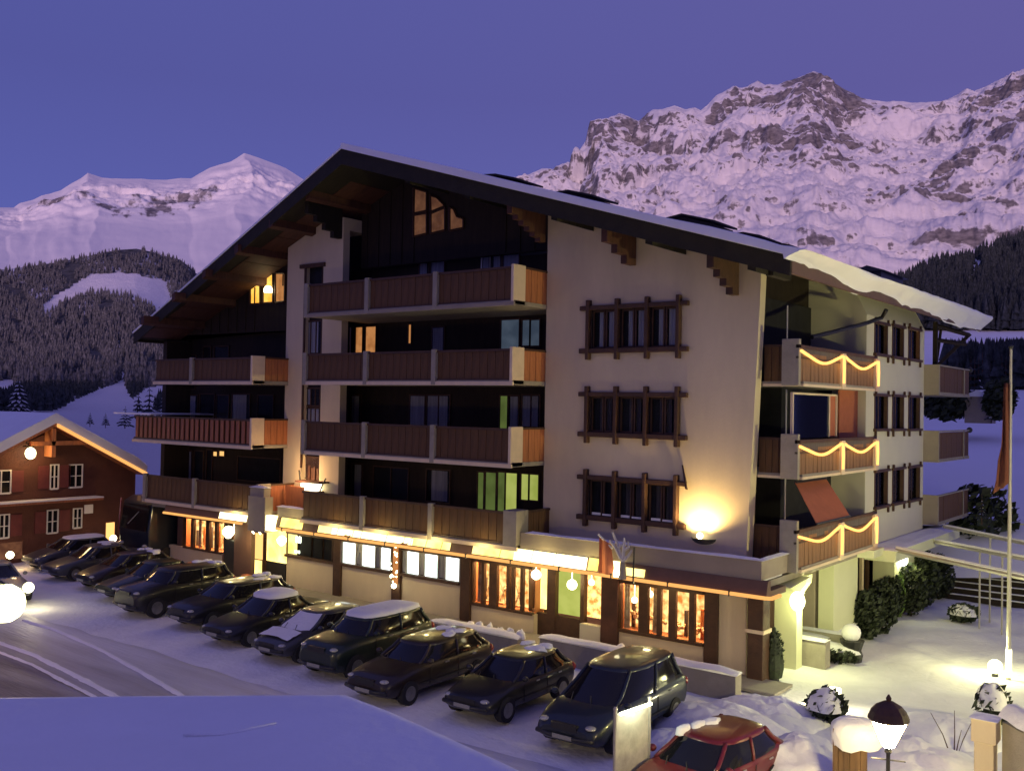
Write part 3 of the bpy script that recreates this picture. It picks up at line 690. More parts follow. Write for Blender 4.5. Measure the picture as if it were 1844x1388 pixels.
# gable attic windows (sloping heads follow the roof)
def poly_window(P, y, room, nm='attic_window'):
    pts = [aY(x, z, y) for x, z in P]
    b = MB(); k = len(pts)
    for i in range(k):
        a, c = pts[i], pts[(i+1) % k]; b.tube([(a.x, y-.05, a.z), (c.x, y-.05, c.z)], .045, 4)
    wo = b.build(nm, 'log', hotel)
    b = MB(); b.prism([(p.x, y-.008, p.z) for p in pts], (0, -.01, 0)); b.build('room', room, wo)
    b = MB(); b.prism([(p.x, y-.03, p.z) for p in pts], (0, -.006, 0)); b.build('pane', 'glass', wo)
    return wo
G = 28.0
for P in ([(746,339),(770,346),(770,380),(746,385)], [(746,388),(770,384),(770,421),(746,427)],
          [(776,352),(788,356),(800,368),(802,372),(777,382)], [(777,385),(803,374),(803,415),(777,421)],
          [(811,374),(818,376),(824,390),(836,394),(836,411),(811,416)]): poly_window(P, G, 'dimroom')
poly_window([(452, 517), (470, 501), (470, 547), (452, 548)], G, 'atticroom')
lw = poly_window([(475, 498), (493, 491), (493, 545), (475, 546)], G, 'atticroom')
poly_window([(497, 492), (515, 492), (514, 543), (497, 545)], G, 'orangecurt')
lp = aY(483, 521, G-.2); b = MB(); b.lathe((lp.x, lp.y, lp.z-.14), [(.19, 0), (.19, .16), (.12, .27), (.02, .3)], 12); b.build('lamp_shade', 'bulb', lw)
# level 4 doors
OF(757, 772, 458, 520, YR, 'darkin', curtain=[(0, .8)]); OF(778, 800, 455, 520, YR, 'darkin', curtain=[(0, 1)])
OF(870, 882, 445, 492, YR, 'darkin', 'whitep', curtain=[(.1, .9)]); OF(884, 903, 444, 490, YR, 'darkin', 'log', curtain=[(.3, .9)]); OF(908, 935, 442, 488, YR, 'darkin', 'log', curtain=[(0, 1)])
# level 3
OF(627, 630, 592, 640, YR, 'darkin', 'whitep', 'door'); OF(642, 653, 590, 640, YR, 'orangecurt'); OF(660, 677, 589, 640, YR, 'orangecurt'); OF(737, 741, 585, 618, YR, 'orangecurt')
OF(780, 800, 590, 640, YR, 'darkin', curtain=[(0, .9)], nm='door')
OF(904, 935, 577, 632, YR, 'bluecurt', nm='door'); OF(942, 954, 577, 622, YR, 'bluecurt'); OF(957, 972, 577, 622, YR, 'bluecurt')
# level 2
OF(616, 632, 712, 770, YR, 'darkin', nm='door'); OF(634, 650, 712, 770, YR, 'darkin', nm='door', curtain=[(0, .8)]); OF(740, 765, 712, 770, YR, 'darkin', nm='door', curtain=[(0, 1)]); OF(771, 810, 712, 772, YR, 'darkin', nm='door', mull=1, curtain=[(0, .9)])
OF(902, 914, 713, 775, YR, 'greendim', nm='door'); OF(918, 934, 713, 775, YR, 'darkin', nm='door', curtain=[(.1, .9)]); OF(942, 972, 712, 770, YR, 'darkin', mull=1, curtain=[(0, .9)])
# level 1
OF(617, 632, 835, 890, YR, 'darkin', nm='door'); OF(636, 652, 835, 895, YR, 'darkin', nm='door', curtain=[(.2, .9)]); OF(675, 735, 840, 900, YR, 'darkin', nm='door', mull=1); OF(770, 810, 845, 905, YR, 'darkin', nm='door', curtain=[(.2, .9)])
OF(862, 871, 850, 925, YR, 'greendim', nm='door'); OF(876, 893, 850, 925, YR, 'greendim', nm='door'); OF(898, 909, 850, 928, YR, 'greendim', nm='door'); OF(912, 931, 851, 928, YR, 'greenroom', nm='door', fw=.02)
OF(940, 952, 853, 900, YR, 'greenroom'); OF(955, 970, 854, 901, YR, 'greenroom')
# left wing doors and windows
for (a, c, t, bt) in ((340, 352, 640, 700), (368, 380, 625, 660), (388, 412, 625, 655), (336, 356, 712, 762), (362, 386, 710, 762), (392, 412, 712, 762), (420, 450, 710, 760), (466, 492, 712, 762), (336, 346, 812, 870), (352, 366, 812, 870), (374, 382, 810, 870), (430, 505, 822, 870)):
    OF(a, c, t, bt, YR, 'darkin', nm='door', curtain=[(0, .8)] if (a*7) % 3 == 0 else None)
OF(385, 392, 813, 821, YR, 'gold'); OF(396, 405, 812, 821, YR, 'gold')
# narrow window strip in the white pier
def strip(px0, px1, t, bt, **k): return OF(px0, px1, t, bt, YW+.25, k.pop('room', 'darkin'), **k)
b = MB(); b.box(PX1, PX2, YW+.26, YR, 3.0, 13.6); hp(b, 'wall', 'timber')
strip(551, 581, 480, 516, curtain=None); strip(552, 579, 580, 636, mull=2, curtain=[(0, .8)]); strip(553, 577, 700, 730, mull=2, curtain=[(.1, .3)]); strip(553, 577, 735, 760, mull=2, curtain=[(.1, .9)])
niche = strip(546, 577, 822, 862, room='dimroom')
b = MB(); p = aY(560, 830, YW); b.box(p.x-.32, p.x+.32, YW+.12, YW+.2, p.z-.9, p.z-.3); b.box(p.x-.2, p.x-.12, YW+.05, YW+.12, p.z-1.2, p.z-.2); b.box(p.x+.12, p.x+.2, YW+.05, YW+.12, p.z-1.2, p.z-.2); b.build('carved_panel', 'beam', niche)
a = aY(546, 478, YW); c = aY(583, 476, YW); b = MB(); b.box(a.x-.12, c.x+.12, YW-.10, YW-.002, a.z-.14, a.z+.02); hp(b, 'lintel', 'log')
b = MB(); b.box(PX1-.03, PX1+.06, YW-.05, YW-.002, 5, 13.4); hp(b, 'trim_post', 'log')
# lit shrine-like lantern box under the strip with its bracket
a = aY(545, 869, YW-.35); c = aY(571, 884, YW-.35)
lan = thing('bracket_lantern', 'white lit lantern box on a wooden bracket at the foot of the narrow white pier', 'lantern', (a.x, YW-.3, c.z-.1))
b = MB(); b.box(a.x, c.x, YW-.45, YW-.1, c.z, a.z); b.build('lit_box', 'lantern', lan)
b = MB(); b.box(a.x-.25, c.x+.35, YW-.55, YW-.02, a.z+.03, a.z+.10); b.box(a.x-.05, c.x+.05, YW-.5, YW-.02, c.z-.1, c.z-.02); b.build('bracket', 'beam', lan)
b = MB(); b.tube([(a.x-.3, YW-.3, a.z+.5), (a.x-.22, YW-.3, a.z+.1), (a.x, YW-.3, a.z-.1)], .03); b.tube([(c.x+.45, YW-.3, a.z+.25), (c.x+.3, YW-.3, a.z+.05), (c.x+.05, YW-.3, c.z-.1)], .03); b.build('scroll', 'darkmetal', lan)
pointlight('lantern_light', (a.x+.1, YW-.75, a.z+.35), 110, (1.0, .62, .28), .15, lan)

# --- three log-framed windows of the white wall ------------------------
for k, (x0, x1, z0, z1) in enumerate(WINS):
    b = MB(); ex = .27
    b.box(x0-ex, x1+ex, YW-.16, YW-.01, z1-.10, z1+.05); b.box(x0-ex, x1+ex, YW-.17, YW-.01, z0-.09, z0+.07)
    for i in range(4):
        x = x0+.06+(x1-x0-.12)*i/3; b.box(x-.065, x+.065, YW-.20, YW-.0, z0-.30, z1+.24)
    wn = b.build('log_framed_window', 'log', hotel, bevel=.02)
    b = MB(); b.box(x0, x1, YW+.22, YW+.245, z0, z1); b.build('room', 'darkin', wn)
    for i in range(3):
        xa = x0+.06+(x1-x0-.12)*i/3+.075; xb = x0+.06+(x1-x0-.12)*(i+1)/3-.075; xm = (xa+xb)/2
        b = MB()
        for (p0, p1) in ((xa, xm-.02), (xm+.02, xb)):
            b.box(p0, p0+.05, YW+.06, YW+.12, z0+.07, z1-.1); b.box(p1-.05, p1, YW+.06, YW+.12, z0+.07, z1-.1); b.box(p0+.05, p1-.05, YW+.06, YW+.12, z1-.16, z1-.1); b.box(p0+.05, p1-.05, YW+.06, YW+.12, z0+.07, z0+.13)
        b.build('sash', 'log', wn)
        b = MB(); b.box(xa, xb, YW+.085, YW+.092, z0+.07, z1-.1); b.build('pane', 'glass', wn)
        if not (k == 2 and i == 0):
            cw = [(0.22, .55), (.6, .95)] if k != 1 else [(.3, .75)]
            for (f0, f1) in cw:
                b = MB(); n_ = 8
                for j in range(n_):
                    u0 = xa+(xb-xa)*(f0+(f1-f0)*j/n_); u1 = xa+(xb-xa)*(f0+(f1-f0)*(j+1)/n_); d0 = .03*(j % 2); d1 = .03*((j+1) % 2)
                    b.add([(u0, YW+.15+d0, z0+.1), (u1, YW+.15+d1, z0+.1), (u1, YW+.15+d1, z1-.1), (u0, YW+.15+d0, z1-.1)], [(0,1,2,3)])
                b.build('curtain', 'curtain' if k == 0 else 'curtdk', wn)
        if k == 2:
            b = MB(); b.box(xa+.1, xa+.42, YW+.02, YW+.06, z0+.08, z0+.16); b.box(xa+.5, xa+.9, YW+.02, YW+.06, z0+.08, z0+.14); b.build('sill_snow', 'snow', wn)
b = MB(); x0, x1, z0, z1 = WINS[2]; p = aY(1226, 838, YW-.3); b.prism([(x1+.08, YW-.02, p.z), (x1+.35, YW-.3, z1-.15), (x1+.25, YW-.02, z1-.2)], (.05, 0, 0)); hp(b, 'gutter_hood', 'log')

# --- wall wash lamp beside the lowest window -----------------------------
wl = aY(1264, 968, YW-.16)
wlt = thing('wall_lamp', 'half round uplighter throwing a bright pool on the white wall right of the lowest window', 'wall lamp', (wl.x, YW-.1, wl.z-.2))
b = MB(); vs = []
for i in range(9):
    a = PI*i/8
    for j in range(5):
        t = PI/2*j/4; r = .40
        vs.append((wl.x+r*math.cos(a)*math.cos(t)*1.0, YW-.01-r*.85*math.sin(a)*math.cos(t), wl.z-.02-r*.5*math.sin(t)))
b.add(vs, [(i*5+j, i*5+j+1, (i+1)*5+j+1, (i+1)*5+j) for i in range(8) for j in range(4)])
b.build('shade', 'darkmetal', wlt)
b = MB(); b.ball((wl.x-.05, YW-.2, wl.z+.06), .10, 10); b.build('bulb', 'bulb', wlt)
pointlight('wall_lamp_light', (wl.x-.05, YW-.42, wl.z+.12), 420, (1.0, .68, .26), .10, wlt, spot=155, direction=(-.05, .25, 1), blend=.6)

# --- stepped corbels under the roof overhang ----------------------------
def corbel(pxr, pyt, pyb, wid, steps, mt):
    a = aY(pxr, pyt, YW); c = aY(pxr, pyb, YW); x = a.x
    zt = rtop(x)-.34; zb = c.z; P = [(x, YW-.0, zt), (x, YW-.0, zb)]; n_ = steps
    for i in range(n_):
        yy = YW-wid*(i+1)/n_; P += [(x, yy, zb+(zt-.25-zb)*i/n_), (x, yy, zb+(zt-.25-zb)*(i+1)/n_)]
    P.append((x, YW-wid, zt))
    b = MB(); b.prism(P, (-.22, 0, 0)); hp(b, 'corbel', mt)
corbel(983, 390, 437, 1.9, 6, 'beam'); corbel(1146, 440, 478, 1.75, 3, 'beam'); corbel(1331, 480, 532, 1.7, 4, 'log'); corbel(1425, 500, 505, 1.3, 2, 'roofwood')
corbel(617, 380, 430, 1.8, 4, 'roofwood')

# ================================================================== SIDE OF THE HOTEL (faces the snowy garden)
XS = -11.0      # wall with the nine small windows
XB = -10.53     # outer face of the side balconies
YS0, YS1 = 34.62, 42.0
def side_wall(name, mt, X, y0, y1, z0, z1, holes, depth=.22):
    b = MB(); ys = sorted({y0, y1, *[h[0] for h in holes], *[h[1] for h in holes]}); zs = sorted({z0, z1, *[h[2] for h in holes], *[h[3] for h in holes]})
    for i in range(len(ys)-1):
        for j in range(len(zs)-1):
            c_, cz = (ys[i]+ys[i+1])/2, (zs[j]+zs[j+1])/2
            if any(h[0] < c_ < h[1] and h[2] < cz < h[3] for h in holes): continue
            b.add([(X, ys[i], zs[j]), (X, ys[i+1], zs[j]), (X, ys[i+1], zs[j+1]), (X, ys[i], zs[j+1])], [(0, 1, 2, 3)])
    for a0, a1, c0, c1 in holes:
        for (p0, q0), (p1, q1) in (((a0,c0),(a0,c1)), ((a1,c0),(a1,c1)), ((a0,c0),(a1,c0)), ((a0,c1),(a1,c1))):
            b.add([(X,p0,q0),(X,p1,q1),(X-depth,p1,q1),(X-depth,p0,q0)], [(0,1,2,3)])
    return b
cells = []
for r_, (t, bt) in enumerate(((581, 640), (712, 772), (850, 908))):
    for cpx in ((1575, 1597), (1607, 1626), (1636, 1655)):
        tt = t+(cpx[0]-1575)*(.17, .04, -.13)[r_]; bb = bt+(cpx[0]-1575)*(.15, 0., -.19)[r_]
        a = aX(cpx[0], tt, XS); c = aX(cpx[1], bb, XS); cells.append((a.y, c.y, c.z, a.z))
b = side_wall('w', 'stuccow', XS, YS0, YS1, 3.0, 11.2, cells)
b.add([(XS, YS0, 3.0), (-13.5, YS0, 3.0), (-13.5, YS0, rtop(-13.5)-.31), (XS-.4, YS0, rtop(XS-.4)-.31), (XS, YS0, 11.2)], [(0, 1, 2, 3, 4)]); b.add([(XS, YS1, 3.0), (-13.5, YS1, 3.0), (-13.5, YS1, rtop(-13.5)-.31), (XS-.4, YS1, rtop(XS-.4)-.31), (XS, YS1, 11.2)], [(0, 1, 2, 3, 4)])
b.add([(XS, YS0, 11.2), (XS, YS1, 11.2), (XS-.4, YS1, 11.95), (XS-.4, YS0, 11.95)], [(0, 1, 2, 3)])
hp(b, 'wall', 'stuccow')
for i, (y0, y1, z0, z1) in enumerate(cells):
    b = MB(); b.box(XS-.02, XS+.10, y0-.13, y1+.13, z1-.02, z1+.07); b.box(XS-.02, XS+.12, y0-.13, y1+.13, z0-.08, z0+.02)
    for y in (y0+.0, y1-.0):
        b.box(XS+.02, XS+.09, y-.035, y+.035, z1+.03, z1+.2); b.box(XS+.02, XS+.09, y-.035, y+.035, z0-.28, z0-.02)
        b.box(XS-.1, XS+.03, y-.04, y+.04, z0+.02, z1-.02)
    wn = b.build('side_window', 'log', hotel)
    rm = 'darkin' if i != 2 else 'orangecurt'
    b = MB(); b.box(XS-.2, XS-.17, y0, y1, z0, z1); b.build('room', rm, wn)
    b = MB(); b.box(XS-.10, XS-.094, y0+.04, y1-.04, z0, z1); b.build('pane', 'glass', wn)
    b = MB(); b.box(XS-.11, XS-.08, (y0+y1)/2-.025, (y0+y1)/2+.025, z0, z1); b.build('mullion', 'log', wn)
    if i in (1,): b = MB(); b.box(XS-.15, XS-.14, y0+.05, (y0+y1)/2, z0, z1); b.build('curtain', 'curtain', wn)
# recessed corner loggias: back wall, floors
b = MB(); b.box(-13.4, -13.1, 27.2, YS0+.2, 2.9, rtop(-13.1)-.31); hp(b, 'wall', 'timber')
b = MB(); b.box(-13.1, -12.0, 27.46, 27.6, 2.9, 12.15); hp(b, 'wall', 'timber')
for i, (y0, y1, mt) in enumerate(((28.6, 30.2, 'darkin'), (30.5, 32.0, 'darkin'), (32.4, 34.0, 'darkin'))):
    for zb in (3.2, 5.92, 8.62):
        b = MB(); b.box(-13.1, -13.04, y0, y1, zb, zb+2.1)
        d = hp(b, 'door', 'log'); b = MB(); b.box(-13.04, -13.03, y0+.1, y1-.1, zb+.1, zb+2.0); b.build('pane', 'glass', d)
        b = MB(); b.box(-13.042, -13.036, y0+.15, y0+.7, zb+.12, zb+1.98); b.build('curtain', 'curtdk', d)
yA = aX(1437, 692, XB).y; yM = aX(1517, 692, XB).y; yE = aX(1579, 697, XB).y
SIDE = [(3.12, 4.37), (5.80, 6.95), (8.50, 9.70)]
for i, (zb, zt) in enumerate(SIDE):
    fx0 = -11.75-.13*(2-i)
    b = MB(); b.box(-13.1, XB, YW+.5, yE, zb, zb+.13); bal = hp(b, 'side_balcony', 'concrete')
    b = MB(); b.box(fx0, XB+.02, YW+.46, YW+.5, zb-.02, zb+.06); b.box(XB, XB+.03, YW+.5, yE, zb-.02, zb+.06); b.build('edge_strip', 'post', bal)
    planks(bal, fx0, -11.05, YW+.55, zb+.13, zt-.05, 'wood', .23, .02)
    b = MB(); b.box(fx0, -11.05, YW+.5, YW+.6, zt-.05, zt+.02); b.build('handrail', 'log', bal)
    b = MB(); b.box(-11.05, XB+.0, YW+.30, yA+.05, zb-.0, zt+.15 if i else zt+.25); b.build('corner_post', 'concrete', bal, bevel=.015)
    planks(bal, yA+.1, yE, XB-.05, zb+.13, zt-.25, 'sidewood', .32, .02, axis='y')
    b = MB(); b.box(XB-.09, XB-.0, yA+.05, yE, zt-.12, zt-.02); b.box(XB-.09, XB-.01, yA+.05, yE, zt-.42, zt-.36); b.build('handrail', 'log', bal)
    b = MB(); b.box(XB-.06, XB-.03, yA+.1, yE, zt-.36, zt-.12); b.build('cloth_screen', 'curtdk', bal)
    for y in (yM, yE-.1):
        b = MB(); b.box(XB-.06, XB+.06, y-.17, y+.17, zb-.02, zt-.1); b.build('post', 'post', bal)
    b = MB(); b.box(XB-.10, XB, yE, yE+.06, zb, zt); b.build('end_board', 'log', bal)
    # rope light garland along the rail; glowing drops added to make posts look lit
    for n_, (y0, y1) in enumerate(((yA+.1, yM-.15), (yM+.15, yE-.15))):
        z0 = zt-.20-(0.0 if i else .0); P = [(XB+.05, y0, z0)]
        for k in range(1, 13): u = k/12; P.append((XB+.05, y0+(y1-y0)*u, z0-.26*4*u*(1-u)+.03*math.sin(u*9)-(.02 if n_ else .0)))
        b = MB(); b.tube(P, .045, 6); b.tube([(XB+.09, y1+.02, z0+.02), (XB+.09, y1+.06, z0-.35), (XB+.09, y1+.03, zb+.16)], .045, 6)
        b.build('rope_light', 'rope', bal); pointlight('rope_glow', (XB+.32, y1-.1, zt-.45), 5.5, (1, .52, .14), .08, hotel)
# awnings, sliding panels, canvas
a1, a2, a3, a4 = aX(1432, 868, -10.95), aX(1487, 858, -10.95), aX(1531, 924, -9.75), aX(1471, 943, -9.75)
b = MB(); b.prism([a1, (a2.x, a2.y, a1.z), (a3.x, a3.y, a4.z), a4], (.0, 0, -.03)); aw = hp(b, 'awning', 'awning')
b = MB(); b.tube([a4, (a3.x, a3.y, a4.z)], .03); b.build('awning_bar', 'darkmetal', aw); b = MB(); b.tube([a1, (a2.x, a2.y, a1.z)], .05); b.build('awning_roller', 'darkmetal', aw)
a = aX(1511, 702, -11.3); c = aX(1557, 787, -11.3); b = MB(); b.box(-11.34, -11.28, a.y, YS0-.01, c.z, a.z+.35); hp(b, 'canvas_screen', 'awning')
a = aX(1426, 706, -10.9); c = aX(1505, 786, -10.9)
b = MB(); b.box(-10.94, -10.86, a.y, a.y+.06, c.z, a.z); b.box(-10.94, -10.86, c.y-.06, c.y, c.z, a.z); b.box(-10.94, -10.86, a.y+.06, c.y-.06, a.z-.06, a.z); b.box(-10.93, -10.87, c.y-.7, c.y-.62, c.z, a.z); fr = hp(b, 'glazed_screen', 'post')
b = MB(); b.box(-10.90, -10.89, a.y, c.y-.7, c.z, a.z); b.build('pane', 'glass', fr); b = MB(); b.box(-10.91, -10.90, c.y-.60, c.y-.08, c.z, a.z-.05); b.build('blind', 'awning', fr)
b = MB(); b.box(-12.9, -12.85, 30.2, 30.8, 8.0, 8.14); b.box(-12.9, -12.85, 31.0, 31.6, 8.0, 8.14); hp(b, 'ceiling_lamp', 'gold')
b = MB(); b.tube([(-11.2, 27.9, 9.7), (-11.2, 27.9, 10.9)], .025); b.tube([(-11.2, 27.9, 3.4), (-11.2, 27.9, 8.4)], .025); hp(b, 'screen_pole', 'metal')
# downpipe swinging out to the eaves
P = [aX(1462, 607, -11.1), aX(1500, 598, -10.9), aX(1560, 582, -10.5), aX(1588, 572, -10.2), aX(1596, 558, -10.0)]
b = MB(); b.tube(P, .07, 8); hp(b, 'downpipe', 'darkmetal')
# far balconies beyond the window wall
XF = -10.43
for i, (zb, zt) in enumerate(((3.2, 4.42), (5.76, 7.05), (8.5, 9.75))):
    b = MB(); b.box(-13, XF, YS1, 47.3, zb, zb+.13); bal = hp(b, 'far_balcony', 'concrete')
    b = MB(); b.box(XS, XF, YS1-.02, YS1+.10, zb+.0, zt); b.build('end_wall', 'parapet', bal)
    b = MB(); b.box(XF, XF+.03, YS1, YS1+.08, zb, zt); b.box(XF-.0, XF+.03, 46.2, 46.3, zb, zt); b.box(XF, XF+.03, YS1+.08, 47.2, zb, zb+.06); b.box(XF-.06, XF+.03, YS1+.08, 47.2, zt-.06, zt); b.build('edge_strip', 'concrete', bal)
    planks(bal, YS1+.12, 47.2, XF-.03, zb+.1, zt-.08, 'wood', .42, .02, axis='y')
    b = MB(); b.ball((XF, 47.35, zt-.02), .13, 10); b.build('knob', 'darkmetal', bal)
b = MB(); b.box(-13.3, -13.0, YS1, 47.2, 2.9, 12.4); hp(b, 'wall', 'timber')
# timber bracket carrying the eaves at the far end
b = MB(); z = rtop(-10.4)-.4
for (p, q, r_) in (((-10.9, 43.3, 9.0), (-10.9, 43.3, z), .12), ((-10.9, 43.3, z-.15), (-10.3, 46.6, z-.35), .10), ((-10.9, 43.3, z-.75), (-10.3, 45.9, z-.8), .09), ((-10.9, 43.4, 9.7), (-10.3, 46.2, z-.45), .10), ((-10.9, 43.3, 9.4), (-10.9, 44.2, z-.2), .06)): b.tube([p, q], r_, 4)
hp(b, 'timber_bracket', 'timber')

# ================================================================== GROUND FLOOR
YG = 26.6
def gz(px, py): return aY(px, py, YG)
# terrace deck and parapet on top of the ground floor
b = MB(); b.box(-40.3, -10.84, 25.42, 28.5, 2.86, 3.04); b.box(-13.2, -10.84, 28.5, 34.6, 2.86, 3.04); hp(b, 'terrace_deck', 'concrete')
b = MB(); b.box(-19.05, -10.8, 25.3, 25.42, 3.13, 3.66); b.box(-10.92, -10.8, 25.42, 27.25, 3.13, 3.66); pw = hp(b, 'parapet', 'parapet')
def cap(parts, name, parent):
    for (x0, x1, y0, y1, z) in parts:
        b = MB(); nx = max(2, int(abs(x1-x0)/.25)); ny = max(2, int(abs(y1-y0)/.25)); V = []
        for j in range(ny+1):
            for i in range(nx+1):
                ex = min(i, nx-i)/1.0; ey = min(j, ny-j)/1.0; e_ = min(1, min(ex, ey))
                V.append((x0+(x1-x0)*i/nx, y0+(y1-y0)*j/ny, z+.015+.055*e_+.02*fbm(x0+i*.3, y0+j*.3)*e_))
        b.add(V, [(j*(nx+1)+i, j*(nx+1)+i+1, (j+1)*(nx+1)+i+1, (j+1)*(nx+1)+i) for j in range(ny) for i in range(nx)])
        b.box(x0, x1, y0, y1, z+.004, z+.014); b.build(name, 'snow', parent, smooth=False)
cap([(-18.85, -10.74, 25.26, 25.46, 3.66), (-10.96, -10.74, 25.46, 27.2, 3.66)], 'snow_cap', pw)
b = MB(); a = aY(500, 912, 25.3); c = aY(545, 912, 25.3); b.box(a.x, -29.7, 25.3, 25.42, 3.13, a.z); pl = hp(b, 'parapet', 'parapet'); cap([(a.x-.05, -29.7, 25.26, 25.46, a.z)], 'snow_cap', pl)
b = MB(); b.box(-18.9, -10.9, 25.5, 27, 3.045, 3.09); hp(b, 'terrace_snow', 'snow')
# pier stub and ornament box on the left of the terrace (px 450-480)
a = aY(449, 892, 25.0); c = aY(478, 960, 25.0); b = MB(); b.box(a.x, c.x, 24.95, 25.35, 2.5, a.z); s_ = hp(b, 'terrace_pier', 'parapet'); b = MB(); b.box(a.x+.05, c.x-.15, 25.0, 25.3, a.z, a.z+.35); b.build('pier_top', 'parapet', s_); cap([(a.x, c.x-.1, 24.97, 25.33, a.z+.35)], 'snow_cap', s_)
a = aY(470, 880, 26.0); b = MB(); b.box(-32.0, -30.9, 26.3, 26.36, 3.1, 4.3); hp(b, 'side_screen', 'woodor')
# sloping canopy fascia and the light strip along its lower edge
ZS = 2.72
b = MB(); b.prism([(-19, 25.42, 3.13), (-19, 25.24, 3.13), (-19, 25.14, ZS+.05), (-19, 25.14, ZS-.03), (-19, 26.5, ZS-.03), (-19, 26.5, 2.86), (-19, 25.42, 2.86)], (8.42, 0, 0)); hp(b, 'canopy_fascia', 'fascia')
b = MB(); b.prism([(-38.9, 25.42, 3.13), (-38.9, 25.24, 3.13), (-38.9, 25.14, ZS+.05), (-38.9, 25.14, ZS-.03), (-38.9, 26.5, ZS-.03), (-38.9, 26.5, 2.86), (-38.9, 25.42, 2.86)], (19.9, 0, 0)); hp(b, 'canopy_fascia', 'fascia')
st = thing('light_strip', 'long glowing orange light strip along the edge of the ground floor canopy', 'light strip', (-20, 25.0, ZS))
b = MB(); b.tube([(-38.8, 25.04, ZS), (-33.2, 25.04, ZS)], .055, 6); b.build('strip_tube', 'neon', st)
b = MB(); b.tube([(-31.0, 25.04, ZS), (-10.56, 25.04, ZS), (-10.42, 25.12, ZS), (-10.38, 25.6, ZS+.02)], .055, 6); b.build('strip_tube', 'neon', st)
# lit fascia panels between parapet and strip (py pairs on the sloping fascia)
def fascia_panel(x0, x1, mt, nm='lit_panel', t0=.08, t1=1.08, label=None):
    y0, z0 = 25.14-.012, ZS+.05; y1, z1 = 25.24-.012, 3.13
    b = MB(); A = (y0+(y1-y0)*t0, z0+(z1-z0)*t0); B = (y0+(y1-y0)*t1, z0+(z1-z0)*t1)
    b.prism([(x0, A[0], A[1]), (x1, A[0], A[1]), (x1, B[0], B[1]), (x0, B[0], B[1])], (0, -.03, 0)); o = hp(b, nm, mt)
    if label: o['label'] = label
    return o
def fx(px, py): return aY(px, py, 25.2).x
fascia_panel(fx(397, 930), fx(446, 930), 'sign', t1=1.5)
fascia_panel(fx(507, 945), fx(546, 945), 'signg'); fascia_panel(fx(575, 955), fx(812, 985), 'signg'); fascia_panel(fx(600, 955), fx(745, 985), 'sign', t1=.7, nm='lit_tube_glow')
fascia_panel(fx(853, 985), fx(926, 1000), 'signg')
sg = fascia_panel(fx(927, 1005), fx(1057, 1015), 'sign', 'lit_sign', t0=.05, t1=1.05, label='long white lit sign over the shop window')
fascia_panel(fx(1061, 1010), fx(1078, 1015), 'signg'); fascia_panel(fx(1104, 1020), fx(1120, 1020), 'sign'); fascia_panel(fx(1126, 1025), fx(1162, 1030), 'signg', t1=.7)
# cables and fixings in front of the lit panels
b = MB()
for px in (612, 640, 655, 700, 732, 745, 772, 800, 905, 962, 1003):
    x = fx(px, 965); b.tube([(x, 25.02, 2.8), (x+.03, 25.16, 3.2)], .012, 4)
for x in np.arange(-30.6, -10.8, 1.9): b.box(x-.015, x+.015, 24.97, 25.06, ZS-.07, ZS+.09)
hp(b, 'strip_clips', 'darkmetal', kind='stuff')
# small logo like marks over the lit panel
b = MB()
for px in (625, 728):
    c = aY(px, 966 if px < 700 else 980, 25.05)
    for k in range(3): b.tube([(c.x-.25+.1*k, 25.05, c.z-.03+.05*(k % 2)), (c.x-.05+.12*k, 25.06, c.z+.06-.04*(k % 2))], .02, 4)
    b.box(c.x-.18, c.x+.2, 25.04, 25.06, c.z-.09, c.z-.06)
hp(b, 'sign_emblem', 'woodor')

b = MB(); b.box(-40.2, -39.8, 26.7, 42, 0, 2.85); hp(b, 'wall', 'fascia')
# the street wall of the ground floor
def gpost(px0, px1, mt='log', y0=YG-.12, y1=YG+.25, z1=2.70, z0=0.0, pyref=1080):
    a = aY(px0, pyref, y0); c = aY(px1, pyref, y0); b = MB(); b.box(a.x, c.x, y0, y1, z0, z1); return hp(b, 'post', mt, bevel=.01)
def gwall(px0, px1, z0, z1, mt='stucco', y=YG, pyref=1060):
    a = aY(px0, pyref, y); c = aY(px1, pyref, y); b = MB(); b.box(a.x, c.x, y, y+.25, z0, z1); return hp(b, 'wall_panel', mt)
gwall(515, 598, 0, 1.36); gwall(598, 828, 0, 1.36); gwall(845, 962, 0, .74); gwall(1045, 1082, 0, .74, 'stuccow'); gwall(1112, 1268, 0, .74); gwall(1292, 1345, 0, 2.7); gwall(300, 400, 0, .95, pyref=1000)
b = MB(); x0 = aY(515, 1000, YG).x; x1 = aY(828, 1050, YG).x; b.box(x0, x1, YG-.04, YG+.2, 2.28, 2.72); b.box(x0, x1, YG-.10, YG+.05, 1.32, 1.42); hp(b, 'window_band', 'log')
for a_, c_ in ((598, 611), (704, 719), (828, 845), (1268, 1292)): gpost(a_, c_)
gpost(1082, 1112, 'beam'); gpost(400, 404)
b = MB(); b.box(-11.66, -11.18, 26.35, 26.85, 0, 2.7); cp = hp(b, 'corner_column', 'log', bevel=.02); b = MB(); b.box(-11.70, -11.14, 26.31, 26.89, 1.42, 1.52); b.build('band', 'post', cp)
# sidewalk, plinths
b = MB(); b.box(-39, -10.4, 25.35, 26.62, .04, .12); o = b.build('pavement', 'concrete'); o['kind'] = 'structure'
